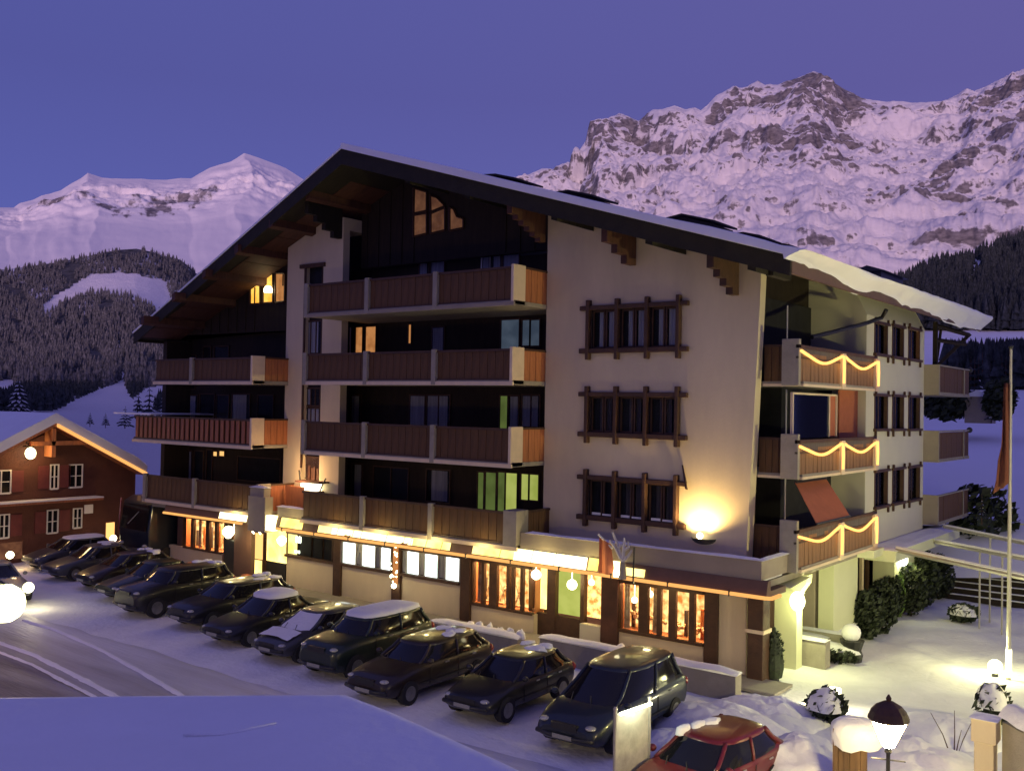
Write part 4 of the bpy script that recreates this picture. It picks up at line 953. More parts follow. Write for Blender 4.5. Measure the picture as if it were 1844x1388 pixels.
# lit office windows
for (p0, p1, rm) in ((517, 535, 'signg'), (537, 560, 'darkin'), (562, 580, 'darkin'), (582, 597, 'darkin'), (617, 640, 'office'), (652, 675, 'office'), (686, 703, 'office'), (733, 754, 'office'), (765, 788, 'office'), (803, 827, 'office')):
    a = aY(p0, 1000, YG); c = aY(p1, 1010, YG); rect_window(a.x, c.x, 1.44, 2.26, YG+.05, rm, 'metal' if rm == 'office' else 'log', fw=.06)
for p0, p1 in ((606, 616), (640, 651), (676, 685), (722, 732), (755, 764), (789, 802)):
    a = aY(p0, 1000, YG); c = aY(p1, 1010, YG); rect_window(a.x+.03, c.x-.03, 1.44, 2.26, YG+.04, 'darkin', 'metal', fw=.02, nm='narrow_window', curtain=[(0, 1)])
# lit fluorescent ceiling seen in the dark bay
b = MB(); a = aY(533, 970, YG+.0); b.box(a.x, a.x+.28, YG+.0, YG+.03, 1.95, 2.2); b.box(a.x-.05, a.x+.22, YG+.0, YG+.03, 1.52, 1.62); hp(b, 'lit_display', 'tube')
# warm shop windows with depth: real bays with goods, lamps and a glowing back wall
def bay(px0, px1, z0, z1, mulls, parent_label, n_items, lamps, pyref=1060, items='bouquet'):
    x0 = aY(px0, pyref, YG).x; x1 = aY(px1, pyref, YG).x
    b = MB(); b.box(x0, x1, YG+.62, YG+.64, z0-.3, z1+.2); bw = hp(b, 'shop_bay', 'amberroom')
    b = MB(); b.box(x0, x1, YG+.1, YG+.62, z0-.05, z0-.01); b.box(x0, x1, YG+.1, YG+.62, z1+.2, z1+.25); b.box(x0-.02, x0, YG+.1, YG+.62, z0, z1+.2); b.box(x1, x1+.02, YG+.1, YG+.62, z0, z1+.2); b.build('bay_lining', 'woodor', bw)
    b = MB(); b.box(x0, x1, YG-.08, YG+.1, z0-.08, z0); b.box(x0, x1, YG-.05, YG+.1, z1, z1+.5); 
    for (m0, m1) in mulls:
        a = aY(m0, pyref, YG).x; c = aY(m1, pyref, YG).x; b.box(a, c, YG-.05, YG+.08, z0, z1)
    b.build('mullion', 'log', bw)
    b = MB(); b.box(x0, x1, YG+.03, YG+.036, z0, z1); b.build('pane', 'glass', bw)
    for px, w in lamps:
        x = aY(px, pyref, YG).x+.2; b = MB(); b.ball((x, YG+.6, z1-.35), w, 12); b.tube([(x, YG+.6, z1-.35+w), (x, YG+.6, z1+.2)], .01, 4); b.build('globe_lamp', 'bulb', bw)
    rnd = random.Random(int(px0))
    for k in range(n_items):
        x = x0+(x1-x0)*(k+.5)/n_items; b = MB()
        if items == 'bouquet':
            for q in range(16):
                b.ball((x+rnd.gauss(0, .13), YG+.35+rnd.random()*.3, z0+.18+abs(rnd.gauss(0, .17))), rnd.uniform(.04, .08), 6)
            b.build('bouquet', 'flower', bw)
        else:
            b.box(x-.14, x+.14, YG+.4, YG+.7, z0-.02, z0+.05); b.tube([(x-.1, YG+.5, z0+.05), (x+.1, YG+.6, z0+.65)], .03, 5); b.ball((x+.1, YG+.6, z0+.5), .08, 8); b.tube([(x+.1, YG+.6, z0), (x-.1, YG+.55, z0+.7)], .02, 5); b.build('display_figure', 'flower', bw)
    for k in range(int((x1-x0)/.55)):
        x = x0+.25+k*.55; b = MB(); hh = rnd.uniform(.5, 1.3); b.box(x-.05, x+.06, YG+.5, YG+.58, z0, z0+hh); b.build('shelf_goods', 'woodor' if k % 2 else 'curtdk', bw)
    b = MB(); 
    for (m0, m1) in mulls[:1]:
        a = aY(m1, pyref, YG).x+.05
        for j in range(5):
            b.add([(a+j*.04, YG+.2+.02*(j % 2), z0), (a+j*.04+.04, YG+.2+.02*((j+1) % 2), z0), (a+j*.04+.04, YG+.2+.02*((j+1) % 2), z1), (a+j*.04, YG+.2+.02*(j % 2), z1)], [(0, 1, 2, 3)])
    b.build('side_curtain', 'flower', bw)
    l = bpy.data.lights.new('shop_light', 'AREA'); l.shape = 'RECTANGLE'; l.size = max(.3, x1-x0-.2); l.size_y = .5; l.energy = 420*(x1-x0)/4; l.color = (1, .55, .22)
    o = bpy.data.objects.new('shop_light', l); COL.objects.link(o); o.parent = bw; o.location = ((x0+x1)/2, YG+.5, z1+.15)
    o.location = Vector(o.location)-Vector(hotel['_w'])
    return bw
M['flower'] = mat('flower and cloth goods', (0.75, 0.45, 0.22), 0.9, 0.5, 6, col2=(0.9, 0.75, 0.5))
bay(847, 960, .80, 2.25, [(847, 852), (868, 873), (882, 896), (913, 918), (922, 926), (938, 943)], '', 4, [(952, .13)], items='figure')
bay(1113, 1151, .80, 2.25, [(1113, 1116)], '', 1, [(1143, .11)], pyref=1090)
bay(1151, 1268, .80, 2.25, [(1151, 1168), (1184, 1191), (1205, 1218), (1242, 1252)], '', 3, [], pyref=1100)
bay(332, 400, 1.0, 2.3, [(345, 350), (372, 378), (388, 392)], '', 2, [(396, .14)], pyref=960, items='figure')
# entrance bay with glass door, side lights, lamp
x0 = aY(962, 1080, YG+.5).x; x1 = aY(1082, 1080, YG+.5).x
b = MB(); b.box(x0, x1, YG+1.8, YG+1.85, 0, 2.7); en = hp(b, 'entrance', 'dimroom')
b = MB(); b.box(x0, x1, YG+.2, YG+1.8, 2.66, 2.7); b.box(x0-.02, x0, YG+.2, YG+1.8, 0, 2.7); b.build('lining', 'fascia', en)
for (p0, p1, z0, z1, rm, nm) in ((963, 985, .9, 2.35, 'signg', 'side_light'), (1000, 1045, .85, 2.4, 'greenroom', 'glass_door'), (1052, 1080, .9, 2.4, 'amberroom', 'side_light')):
    a = aY(p0, 1060, YG+.3).x; c = aY(p1, 1060, YG+.3).x
    b = MB(); b.box(a, c, YG+.4, YG+.42, z0, z1); q = b.build(nm, rm, en)
b = MB(); 
for p0, p1 in ((985, 1000), (1045, 1052)): a = aY(p0, 1060, YG+.2).x; c = aY(p1, 1060, YG+.2).x; b.box(a, c, YG+.2, YG+.4, 0, 2.7)
b.box(x0, aY(1045, 1060, YG+.25).x, YG+.22, YG+.38, .0, .8); b.box(x0, x1, YG+.25, YG+.38, 2.42, 2.68); b.build('door_frame', 'log', en)
for px, z, r_ in ((965, 2.08, .17), (1030, 1.93, .17), (1065, 2.1, .10), (1143, 1.75, .10)):
    a = aY(px, 1060, YG+.1).x; b = MB(); b.ball((a, YG+.1, z), r_, 12); b.tube([(a, YG+.1, z+r_), (a, YG+.1, 2.7)], .012, 4); b.build('globe_lamp', 'bulb', en)
pointlight('entrance_light', (-18.0, YG-.35, 2.2), 45, (1, .75, .3), .15, en)
# left entrance group: dark stele, brown door leaf, amber door glass, planting behind lit glass
def bx(px0, px1, z0, z1, y, mt, nm, pyref=1000, th=.08):
    a = aY(px0, pyref, y).x; c = aY(px1, pyref, y).x; b = MB(); b.box(a, c, y, y+th, z0, z1); return hp(b, nm, mt)
bx(404, 421, 0, 1.75, 25.9, 'darkmetal', 'menu_stele', th=.25); bx(421, 452, 0, 2.6, 25.8, 'fascia', 'door_leaf', th=.2); bx(452, 480, 0, 2.7, YG, 'beam', 'door_frame')
bx(458, 472, 1.0, 2.1, YG-.03, 'gold', 'door_glass'); bx(458, 471, .3, .95, YG-.03, 'signg', 'door_glass'); bx(480, 514, 1.0, 2.6, YG, 'signg', 'lit_glass'); bx(480, 514, 0, 1.0, YG, 'darkin', 'dark_panel')
for px, y, z, r_ in ((411, 25.7, 2.15, .26), (507, 26.3, 2.0, .20)):
    a = aY(px, 985, y); b = MB(); b.lathe((a.x, y, z-r_), [(r_*.35, 0), (r_*.9, r_*.7), (r_, r_*1.3), (r_*.5, r_*1.9), (.02, r_*2)], 12); hp(b, 'wall_lantern', 'bulb')
bx(474, 491, 2.6, 3.2, 25.0, 'sign', 'lit_box', pyref=940, th=.25)
b = MB(); a = aY(455, 985, 25.4); 
for k in range(14): b.ball((a.x+random.uniform(-.35, .5), 25.4+random.random()*.1, 2.55+random.uniform(-.3, .25)), .035, 5)
hp(b, 'fairy_lights', 'bulb')
bx(434, 455, .12, .5, 25.5, 'awning', 'door_box', pyref=1030, th=.3)
pointlight('door_light', (-33.4, 25.2, 2.0), 45, (1, .72, .28), .15, hotel)
# fluorescent light pooling over the left white wall and the canopy underside
for x, en_ in ((-31.5, 14), (-28.0, 14), (-24.5, 12), (-20.5, 14), (-14.5, 10)):
    pointlight('canopy_light', (x, 25.7, 2.45), en_*2.6, (1, .80, .34), .12, hotel)
for x in (-30.2, -27.6, -25.2, -22.6, -20.4, -18.0, -16.2, -33.6):
    pointlight('fascia_light', (x, 24.72, 2.98), 26, (1, .80, .30), .08, hotel)
# illuminated gingerbread column decoration on the post between the lit windows
c = aY(711, 1000, YG-.2); dec = thing('light_column', 'slim post ornament covered in tiny amber lights between two lit office windows', 'light decoration', (c.x, YG-.25, 0.9))
b = MB(); b.box(c.x-.10, c.x+.12, YG-.2, YG-.13, 1.0, 2.6); b.build('backing', 'orangecurt', dec)
b = MB()
for k in range(26): b.ball((c.x+random.uniform(-.18, .18), YG-.24, random.uniform(.85, 2.55)), .03, 5)
b.ball((c.x+.05, YG-.27, .95), .10, 8); b.build('bulbs', 'bulb', dec)

# ================================================================== GARDEN SIDE, GROUND FLOOR
M['hedge'] = mat('dark evergreen leaves', (0.014, 0.022, 0.012), 0.7, 0.5, 9, col2=(0.035, 0.05, 0.02))
M['greenwall'] = mat('cream green render', (0.62, 0.63, 0.42), 0.9, 0.04, 0.8, 0.2, 40)
b = MB(); b.box(-13.0, -12.8, 27.2, 42.0, 0, 2.85); hp(b, 'wall', 'fascia')
b = MB(); b.box(-12.8, -10.95, 29.9, 42.0, 0.0, .55); tr_ = hp(b, 'side_terrace', 'fascia'); cap([(-12.8, -10.9, 30.0, 36.0, .55)], 'snow_cap', tr_)
# bright flared column at the corner
b = MB(); P = [(-11.75, 0), (-11.75, 2.85), (-10.75, 2.85), (-10.78, 2.6), (-10.98, 2.3), (-11.05, 1.8), (-11.05, 0)]
b.prism([(x, 28.55, z) for x, z in P], (0, .45, 0)); hp(b, 'corner_pillar', 'greenwall')
b = MB(); b.box(-11.0, -10.98, YW+.6, 28.5, 2.78, 2.83); b.prism([(-11.7, YW-.1, 2.72), (-10.6, YW-.1, 2.72), (-10.6, YW+1.4, 2.84), (-11.7, YW+1.4, 2.84)], (0, 0, .02)); hp(b, 'soffit', 'greenwall')
a = aX(1502, 1000, -11.0); c = aX(1545, 990, -11.0)
b = MB(); b.box(-11.5, -11.0, a.y, c.y, .55, 3.1); hp(b, 'pillar', 'greenwall')
b = MB(); b.box(-12.8, -11.6, a.y-.1, c.y+.2, .55, 3.1); hp(b, 'wall', 'parapet')
for px in (1455, 1478, 1495, 1552, 1562, 1578, 1590, 1604):
    a = aX(px, 1050, -11.9); b = MB(); b.box(-12.0, -11.9, a.y, a.y+.22, .5, 2.86); hp(b, 'door_post', 'log' if px not in (1478, 1552, 1590) else 'post')
for p0, p1 in ((1457, 1476), (1480, 1493), (1564, 1576), (1580, 1588), (1592, 1602)):
    a = aX(p0, 1050, -12.0).y; c = aX(p1, 1050, -12.0).y; b = MB(); b.box(-12.05, -12.02, a, c, .6, 2.7); d = hp(b, 'glass_door', 'darkin'); b = MB(); b.box(-12.015, -12.01, a, c, .6, 2.7); b.build('pane', 'glass', d)
a = aX(1611, 1000, -11.0); c = aX(1653, 985, -11.0); b = MB(); b.box(-11.8, -11.0, a.y, c.y, 0, 2.7); hp(b, 'pillar', 'greenwall')
# flat canopy over the garden doors, snow on top
b = MB(); b.box(-11.0, -9.95, YS0, 43.6, 2.62, 3.0); b.box(-13.0, -11.0, 42.0, 43.6, 2.62, 3.0); cn = hp(b, 'flat_canopy', 'greenwall'); cap([(-11.0, -9.9, YS0, 43.6, 3.0)], 'snow_cap', cn)
b = MB(); b.prism([(-10.99, 33.3, 3.1), (-10.35, 33.6, 3.1), (-10.35, 34.7, 3.1), (-10.99, 34.7, 3.1)], (0, 0, -.26)); hp(b, 'canopy_corner', 'greenwall')
pointlight('garden_lamp_light', (-10.55, 28.45, 2.0), 170, (.95, 1.0, .42), .12)
lp = aX(1436, 1082, -10.75); gl = thing('corner_lamp', 'glaring greenish white lamp beside the flared pillar at the garden corner', 'lamp', (lp.x, lp.y, 0))
b = MB(); b.ball((lp.x, lp.y, lp.z), .22, 14, 1.3); b.build('globe', 'bulbg', gl, smooth=True); b = MB(); b.tube([(-11.04, 28.7, lp.z), (lp.x, lp.y, lp.z)], .03); b.build('bracket', 'darkmetal', gl)
lp = aX(1625, 1011, -10.9); g2 = thing('pillar_lamp', 'small flat lamp glowing yellow on the second garden pillar', 'wall lamp', (lp.x, lp.y, lp.z))
b = MB(); b.box(lp.x-.05, lp.x+.12, lp.y-.35, lp.y+.3, lp.z-.12, lp.z+.12); b.build('lens', 'tube', g2); pointlight('pillar_lamp_light', (lp.x+.55, lp.y-.1, lp.z), 28, (1, .95, .35), .1, g2)

# pergola beams with snow along their tops
def beam_thing(p, q, th, posts, label):
    t_ = thing('pergola_beam', label, 'beam', p, 'snow lined beams beside the garden door')
    b = MB(); b.tube([p, q], th, 6); b.build('beam', 'metal', t_)
    b = MB(); b.tube([Vector(p)+Vector((0, 0, th*.9)), Vector(q)+Vector((0, 0, th*.9))], th*.75, 6); b.build('snow_strip', 'snow', t_)
    for u in posts:
        m_ = Vector(p).lerp(Vector(q), u); b = MB(); b.tube([(m_.x, m_.y, 0.0), m_], .035, 6); b.build('post', 'metal', t_)
A0 = aX(1700, 948, -10.0); A1 = aZ(1860, 981, A0.z-.1); beam_thing(A0, A1, .07, (.55,), 'uppermost of the thin snow lined beams reaching right from the flat canopy')
A0 = aX(1680, 974, -10.0); A1 = aZ(1860, 1009, A0.z-.05); beam_thing(A0, A1, .08, (.5, .72), 'middle thin snow lined beam reaching right from the flat canopy')
A0 = aX(1615, 990, -10.0); A1 = aZ(1860, 1043, A0.z-.1); beam_thing(A0, A1, .09, (), 'lowest and longest yellow lit beam reaching right from the flat canopy')
# low annexe roof edge beyond
an = thing('garden_annexe', 'low flat roofed garden annexe with snow on its edge behind the beams', 'annexe', (-8, 50, 0))
b = MB(); b.box(-11.5, 4, 50, 56, 2.35, 2.75); b.build('roof', 'greenwall', an); cap([(-11.5, 4, 49.9, 56, 2.75)], 'snow_layer', an); b = MB(); b.box(-11.3, 4, 50.6, 55.6, 0, 2.35); b.build('wall', 'fascia', an)
# outdoor stair with snow on every tread
sta = thing('garden_stair', 'dark outdoor stair with thin snow on each tread behind the evergreen shrubs', 'stairs', (-9.4, 44.5, 0))
for k in range(6):
    b = MB(); b.box(-10.6, -7.4, 43.6+.42*k, 44.0+.42*k, .0, .22+.2*k); b.build('tread', 'timber', sta); b = MB(); b.box(-10.5, -7.5, 43.64+.42*k, 43.80+.42*k, .22+.2*k, .25+.2*k); b.build('tread_snow', 'snow', sta)

# ------------------------------------------------------------------ foliage builders
def leafy(b, c, rx_, ry_, rz_, n, s, rnd, zmin=0.0):
    for _ in range(n):
        while True:
            v = Vector((rnd.uniform(-1, 1), rnd.uniform(-1, 1), rnd.uniform(-1, 1)))
            if .35 < v.length < 1: break
        p = Vector((c[0]+v.x*rx_, c[1]+v.y*ry_, max(zmin, c[2]+v.z*rz_))); n_ = Vector((rnd.gauss(0, 1), rnd.gauss(0, 1), rnd.gauss(0, 1))).normalized(); a = n_.orthogonal()*s*rnd.uniform(.6, 1.4); d = n_.cross(a)*rnd.uniform(.35, .7)
        b.add([p-a, p-d, p+a, p+d], [(0, 1, 2, 3)])
def shrub(c, rx_, rz_, label, name='evergreen_shrub', mt='hedge', snow=False, n=500, s=.10, group=None, ry_=None):
    rnd = random.Random(int(abs(c[0]*97+c[1]*31))); t_ = thing(name, label, 'shrub', (c[0], c[1], 0), group)
    b = MB(); leafy(b, (c[0], c[1], c[2]+rz_), rx_, ry_ or rx_, rz_, n, s, rnd, .02); b.build('foliage', mt, t_)
    b = MB(); b.tube([(c[0], c[1], c[2]-.1), (c[0]+.05, c[1], c[2]+rz_*1.3)], .04, 6, .015); b.build('stem', 'log', t_)
    if snow: b = MB(); snowpile(b, c[0], c[1], c[2]+rz_*1.15, rx_*1.02, rz_*.85, (ry_ or rx_)*1.0, 4.); b.build('snow_cap', 'snow', t_, smooth=True)
    return t_
def snowpile(b, x, y, z, rx_, h, ry_=None, seed=0., n=14, rough=.22):
    ry_ = ry_ or rx_; m_ = 6 if n < 40 else 22; V = []
    for i in range(m_+1):
        u = i/m_
        for j in range(n):
            a = 2*PI*j/n; r_ = u*(1+rough*fbm(math.cos(a)*1.3+seed, math.sin(a)*1.3, seed)); zz = h*(1-u*u)**.8 if u < 1 else 0
            fx_, fy_ = x+rx_*r_*math.cos(a), y+ry_*r_*math.sin(a); zz += (.035*fbm(fx_*2.6, fy_*2.6, seed, 5)*(1-u**3) if n >= 40 else 0); V.append((x+rx_*r_*math.cos(a), y+ry_*r_*math.sin(a), z+zz*(1+rough*fbm(x+u*2*math.cos(a), y+u*2*math.sin(a), seed))-(.12 if i == m_ else 0)))
    b.add(V, [(i*n+j, i*n+(j+1) % n, (i+1)*n+(j+1) % n, (i+1)*n+j) for i in range(m_) for j in range(n)])
def conifer(x, y, z, h, r, label, group=None, snow=0.5, name='spruce_tree', tiers=9):
    rnd = random.Random(int(abs(x*13+y*7)*10)); t_ = thing(name, label, 'tree', (x, y, z), group)
    b = MB(); b.tube([(x, y, z-.3), (x, y, z+h*.97)], .03*h, 6, .01); b.build('trunk', 'log', t_)
    b = MB(); sb = MB()
    for k in range(tiers):
        u = k/(tiers-1); zc = z+h*(.10+.84*u); rr = r*(1-u)**.85+.06*r; nb = int(13-6*u)
        for j in range(nb):
            a = 2*PI*(j+rnd.random()*.7)/nb; L = rr*rnd.uniform(.65, 1.15); dx, dy = math.cos(a), math.sin(a); sx, sy_ = -dy, dx
            tip = Vector((x+dx*L, y+dy*L, zc-L*.38)); root = Vector((x, y, zc+.03*h))
            for q in range(4):
                t0 = .2+.2*q; c_ = root.lerp(tip, t0); wv = L*.26*(1.15-t0); dn = L*.16
                b.add([c_+Vector((sx, sy_, 0))*wv-Vector((0, 0, dn)), c_+Vector((0, 0, .05*L)), c_-Vector((sx, sy_, 0))*wv-Vector((0, 0, dn)), root.lerp(tip, min(1.05, t0+.32))], [(0, 1, 3), (1, 2, 3)])
            if rnd.random() < snow:
                c_ = root.lerp(tip, .55); wv = L*.16; b_ = root.lerp(tip, .3); e_ = root.lerp(tip, .95); o_ = Vector((0, 0, .04*L+.03))
                sb.add([b_+o_, c_+Vector((sx, sy_, 0))*wv+o_, e_+o_, c_-Vector((sx, sy_, 0))*wv+o_], [(0, 1, 2, 3)])
    b.build('crown', 'sprucedk', t_)
    if sb.v: sb.build('snow_on_branches', 'snow', t_, kind='stuff')
    return t_

# shrubs along the garden side
for k, (px, py, rx_, rz_, lab) in enumerate(((1562, 1150, .55, .85, 'dark evergreen shrub nearest the urn at the foot of the garden doors'), (1588, 1140, .55, .95, 'dark evergreen shrub below the brown garden doors'), (1604, 1112, .5, .8, 'dark evergreen shrub just left of the lit climbing plant'),
        (1640, 1108, .6, 1.0, 'tall dark evergreen shrub right of the lit climbing plant'), (1662, 1092, .65, 1.15, 'tallest dark evergreen shrub before the second garden pillar'), (1688, 1078, .7, .95, 'dark evergreen shrub furthest right beside the outdoor stair'), (1715, 1066, .7, .6, 'low dark evergreen shrub at the foot of the outdoor stair'))):
    p = aZ(px, py, 0); shrub((p.x, p.y, 0), rx_, rz_, lab, n=1500, s=.075)
p = aZ(1622, 1112, 0); t_ = thing('climbing_plant', 'light green climbing plant lit yellow on the second garden pillar', 'plant', (p.x, p.y, 0))
b = MB(); rnd = random.Random(3); leafy(b, (p.x, p.y-.1, .9), .18, .18, .9, 260, .06, rnd); b.build('leaves', mat('lit climbing leaves', (.12, .2, .05), .7, .4, 8), t_)
p = aZ(1443, 1140, 0); shrub((p.x+.1, p.y, 0), .34, .95, 'slim columnar evergreen lit yellow green beside the glaring corner lamp', 'columnar_evergreen', n=900, s=.07)
p = aZ(1393, 1224, 0); t_ = thing('wrapped_conifer', 'slim dark conical tree in a pot right of the dark corner column', 'tree', (p.x, p.y, 0))
b = MB(); b.lathe((p.x, p.y, .1), [(.24, 0), (.29, .25), (.25, .7), (.14, 1.15), (.04, 1.42)], 12); b.build('crown', 'hedge', t_); b = MB(); leafy(b, (p.x, p.y, .75), .29, .29, .7, 500, .05, random.Random(5)); b.build('leaves', 'hedge', t_); b = MB(); b.lathe((p.x, p.y, 0), [(.16, 0), (.2, .2)], 10); b.build('pot', 'darkmetal', t_)
# planter bed with low walls, snow on the tops
pl = thing('raised_planter', 'low stone planter with snow covered edges at the garden corner', 'planter', (-10.9, 30, 0))
a = aZ(1430, 1186, 0); c = aZ(1546, 1192, 0)
b = MB(); b.prism([(a.x, a.y, 0), (c.x, c.y, 0), (c.x-.6, c.y+.45, 0), (a.x-.5, a.y+.4, 0)], (0, 0, .42)); b.build('front_wall', 'concrete', pl)
b = MB(); snowpile(b, (a.x*.35+c.x*.65)-.2, (a.y*.35+c.y*.65)+.2, .40, .85, .13, .34, 2.); b.build('snow_cap', 'snow', pl, smooth=True)
b = MB(); b.box(-11.9, -10.4, 29.2, 29.6, 0, .8); b.build('back_wall', 'concrete', pl); b = MB(); b.box(-12.0, -10.3, 31.0, 31.3, 0, .7); b.build('back_wall', 'concrete', pl); cap([(-11.9, -10.4, 29.15, 29.65, .8), (-12, -10.25, 30.95, 31.35, .7)], 'snow_cap', pl)
b = MB(); leafy(b, ((a.x+c.x)/2+.2, (a.y+c.y)/2-.05, .22), .9, .25, .2, 420, .06, random.Random(8), .02); b.build('ground_ivy', 'hedge', pl)
p = aZ(1534, 1190, 0); po = thing('snow_topped_urn', 'dark garden urn with a round ball of snow on top beside the planter', 'urn', (p.x, p.y, 0))
b = MB(); b.lathe((p.x, p.y, 0), [(.3, 0), (.34, .2), (.28, .35), (.36, .6), (.38, .66)], 12); b.build('urn', 'darkmetal', po); b = MB(); b.ball((p.x-.03, p.y, .88), .30, 12, .95); b.build('snow_ball', 'snow', po, smooth=True)
p = aZ(1735, 1118, 0); shrub((p.x, p.y, 0), .55, .32, 'low round bush under a smooth cap of snow on the open snowfield', 'snowy_bush', n=500, snow=True, ry_=.4)
p = aZ(1792, 1214, 0); g3 = thing('globe_lamp', 'round glowing yellow globe lamp low in the garden snow', 'garden lamp', (p.x, p.y, 0)); b = MB(); b.ball((p.x, p.y, .24), .21, 16); b.build('globe', 'bulbg', g3, smooth=True); b = MB(); b.lathe((p.x, p.y, -.1), [(.1, 0), (.08, .16)], 10); b.build('base', 'darkmetal', g3)
pointlight('globe_light', (p.x-.2, p.y-.2, .9), 190, (1, .97, .42), .25, g3)
p = aZ(1816, 1221, 0); fp = thing('flagpole', 'tall pale flagpole carrying a long furled dark red flag in the garden', 'flagpole', (p.x, p.y, 0))
top = aY(1825, 628, p.y).z; b = MB(); b.tube([(p.x, p.y, -.1), (p.x, p.y, top)], .07, 8, .035); b.build('pole', 'metal', fp); b = MB(); b.ball((p.x, p.y, top+.05), .07, 8); b.build('finial', 'darkmetal', fp)
fz1 = aY(1822, 690, p.y).z; fz0 = aY(1808, 868, p.y).z; M['flag'] = mat('dark red flag cloth', (.11, .03, .02), .9, .3, 3, stretch=(6, 6, .5))
b = MB(); V = []; n = 14
for i in range(n+1):
    u = i/n; z = fz1-(fz1-fz0)*u
    for j in range(9): v = j/8; V.append((p.x-.02-(.14+.30*max(0, u-.62)*(1.6 if j > 4 else .6)+.05*u)*v*1.1, p.y-.08+.07*math.sin(v*9+u*2), z-.35*v*(1 if u > .85 else 0)))
b.add(V, [(i*9+j, i*9+j+1, (i+1)*9+j+1, (i+1)*9+j) for i in range(n) for j in range(8)]); fo = b.build('flag', 'flag', fp, smooth=True); fo.modifiers.new('t', 'SOLIDIFY').thickness = .01
b = MB(); b.tube([(p.x, p.y, .05), (p.x, p.y, .85)], .085, 8); b.build('foot_glow', 'bulbg', fp)  # glow put on the pole foot for the lamp light falling there
# second bare pole on the right hill
p = aD(1827, 760, 60)

# flags and carved figure on the canopy edge
bn = thing('canopy_banner', 'rust red furled banner standing on the canopy edge above the shop', 'banner', (fx(1090, 1000), 25.0, ZS))
b = MB(); V = []; a = aY(1079, 968, 25.0); c = aY(1102, 1035, 25.0)
for i in range(7):
    u = i/6
    for j in range(7): v = j/6; V.append((a.x+(c.x-a.x)*v*(.85+.3*u), 25.0+.05*math.sin(v*8), a.z-.06*v*v*3*(1-u)+(c.z-a.z)*u))
b.add(V, [(i*7+j, i*7+j+1, (i+1)*7+j+1, (i+1)*7+j) for i in range(6) for j in range(6)]); b.build('cloth', 'awning', bn)
b = MB(); b.tube([(a.x-.05, 25.03, a.z+.1), (a.x+.45, 25.03, a.z-.28)], .03, 6); b.build('rod', 'whitep', bn)
fg = thing('carved_figure', 'bleached driftwood figure with branching arms standing on the canopy edge beside the banner', 'sculpture', (fx(1125, 1000), 25.0, ZS))
def q(px, py): v = aY(px, py, 24.98); return (v.x, 24.98, v.z)
b = MB()
for P in ([q(1121, 1040), q(1121, 1010), q(1114, 985), q(1103, 958)], [q(1118, 1005), q(1108, 985), q(1098, 972)], [q(1122, 1005), q(1124, 980), q(1124, 968)], [q(1124, 990), q(1132, 985), q(1131, 975)], [q(1120, 1012), q(1132, 1000), q(1138, 990)], [q(1114, 985), q(1121, 980)]): b.tube(P, .06, 6, .03)
b.build('figure', 'curtain', fg); b = MB(); b.tube([q(1140, 1050), q(1142, 985)], .025, 6); b.build('spear', 'darkmetal', fg)
b = MB(); b.lathe(q(1121, 1042), [(.13, 0), (.10, .3), (.08, .5)], 8); b.build('base', 'concrete', fg)
for px in (1110, 1118): 
    b = MB(); v = q(px, 1038); b.lathe(v, [(.09, 0), (.10, .12), (.05, .3), (.02, .34)], 8); b.build('candle_lamp', 'bulb', fg)

# ================================================================== STREET SIDE WALLS WITH SNOW
def fence_wall(px0, px1, pt0, pt1, y, label, lumps):
    a = aY(px0, pt0, y); c = aY(px1, pt1, y); z = (a.z+c.z)/2
    t_ = thing('garden_wall', label, 'wall', ((a.x+c.x)/2, y, 0))
    b = MB(); b.box(a.x, c.x, y, y+.38, -.1, z-.12); b.build('wall', 'concrete', t_, bevel=.02)
    b = MB(); nx = max(4, int((c.x-a.x)/.3)); V = []
    for i in range(nx+1):
        x = a.x-.04+(c.x-a.x+.08)*i/nx; ee = .35+.65*min(1, i/1.5, (nx-i)/1.5)
        for j in range(6): v = j/5; V.append((x, y-.05+.48*v, z-.12+(.16*ee*math.sin(PI*(.12+.76*v))+.03*fbm(x, v))))
    b.add(V, [(i*6+j, i*6+j+1, (i+1)*6+j+1, (i+1)*6+j) for i in range(nx) for j in range(5)]); b.box(a.x, c.x, y+.0, y+.38, z-.12, z-.06); b.build('snow_cap', 'snow', t_, smooth=True)
    for k in range(lumps):
        x = a.x+(c.x-a.x)*(.42+.11*k); b = MB(); snowpile(b, x, y+.3, z-.02, .15+.05*(k % 2), .10+.05*((k*7) % 3)/2, .13, k*1.3, n=9, rough=.6); b.build('snow_lump', 'snow', t_, smooth=True)
    return t_, a, c, z
t_, a, c, z = fence_wall(772, 932, 1108, 1150, 24.2, 'grey low wall with lumps of snow and a pale notice, left of the entrance gap', 6)
p0 = aY(812, 1135, 24.17); p1 = aY(858, 1140, 24.17)
b = MB(); b.box(p0.x, p1.x, 24.16, 24.19, p1.z-.22, p1.z+.12); b.build('notice_board', 'whitep', t_)
b = MB()
for k in range(3): b.box(p0.x+.1, p1.x-.1-.2*k, 24.150, 24.158, p1.z+.02-.09*k, p1.z+.05-.09*k)
b.build('notice_print', 'darkmetal', t_)
fence_wall(972, 1325, 1150, 1200, 24.35, 'long grey low wall under a rounded snow cap behind the dark van', 3)

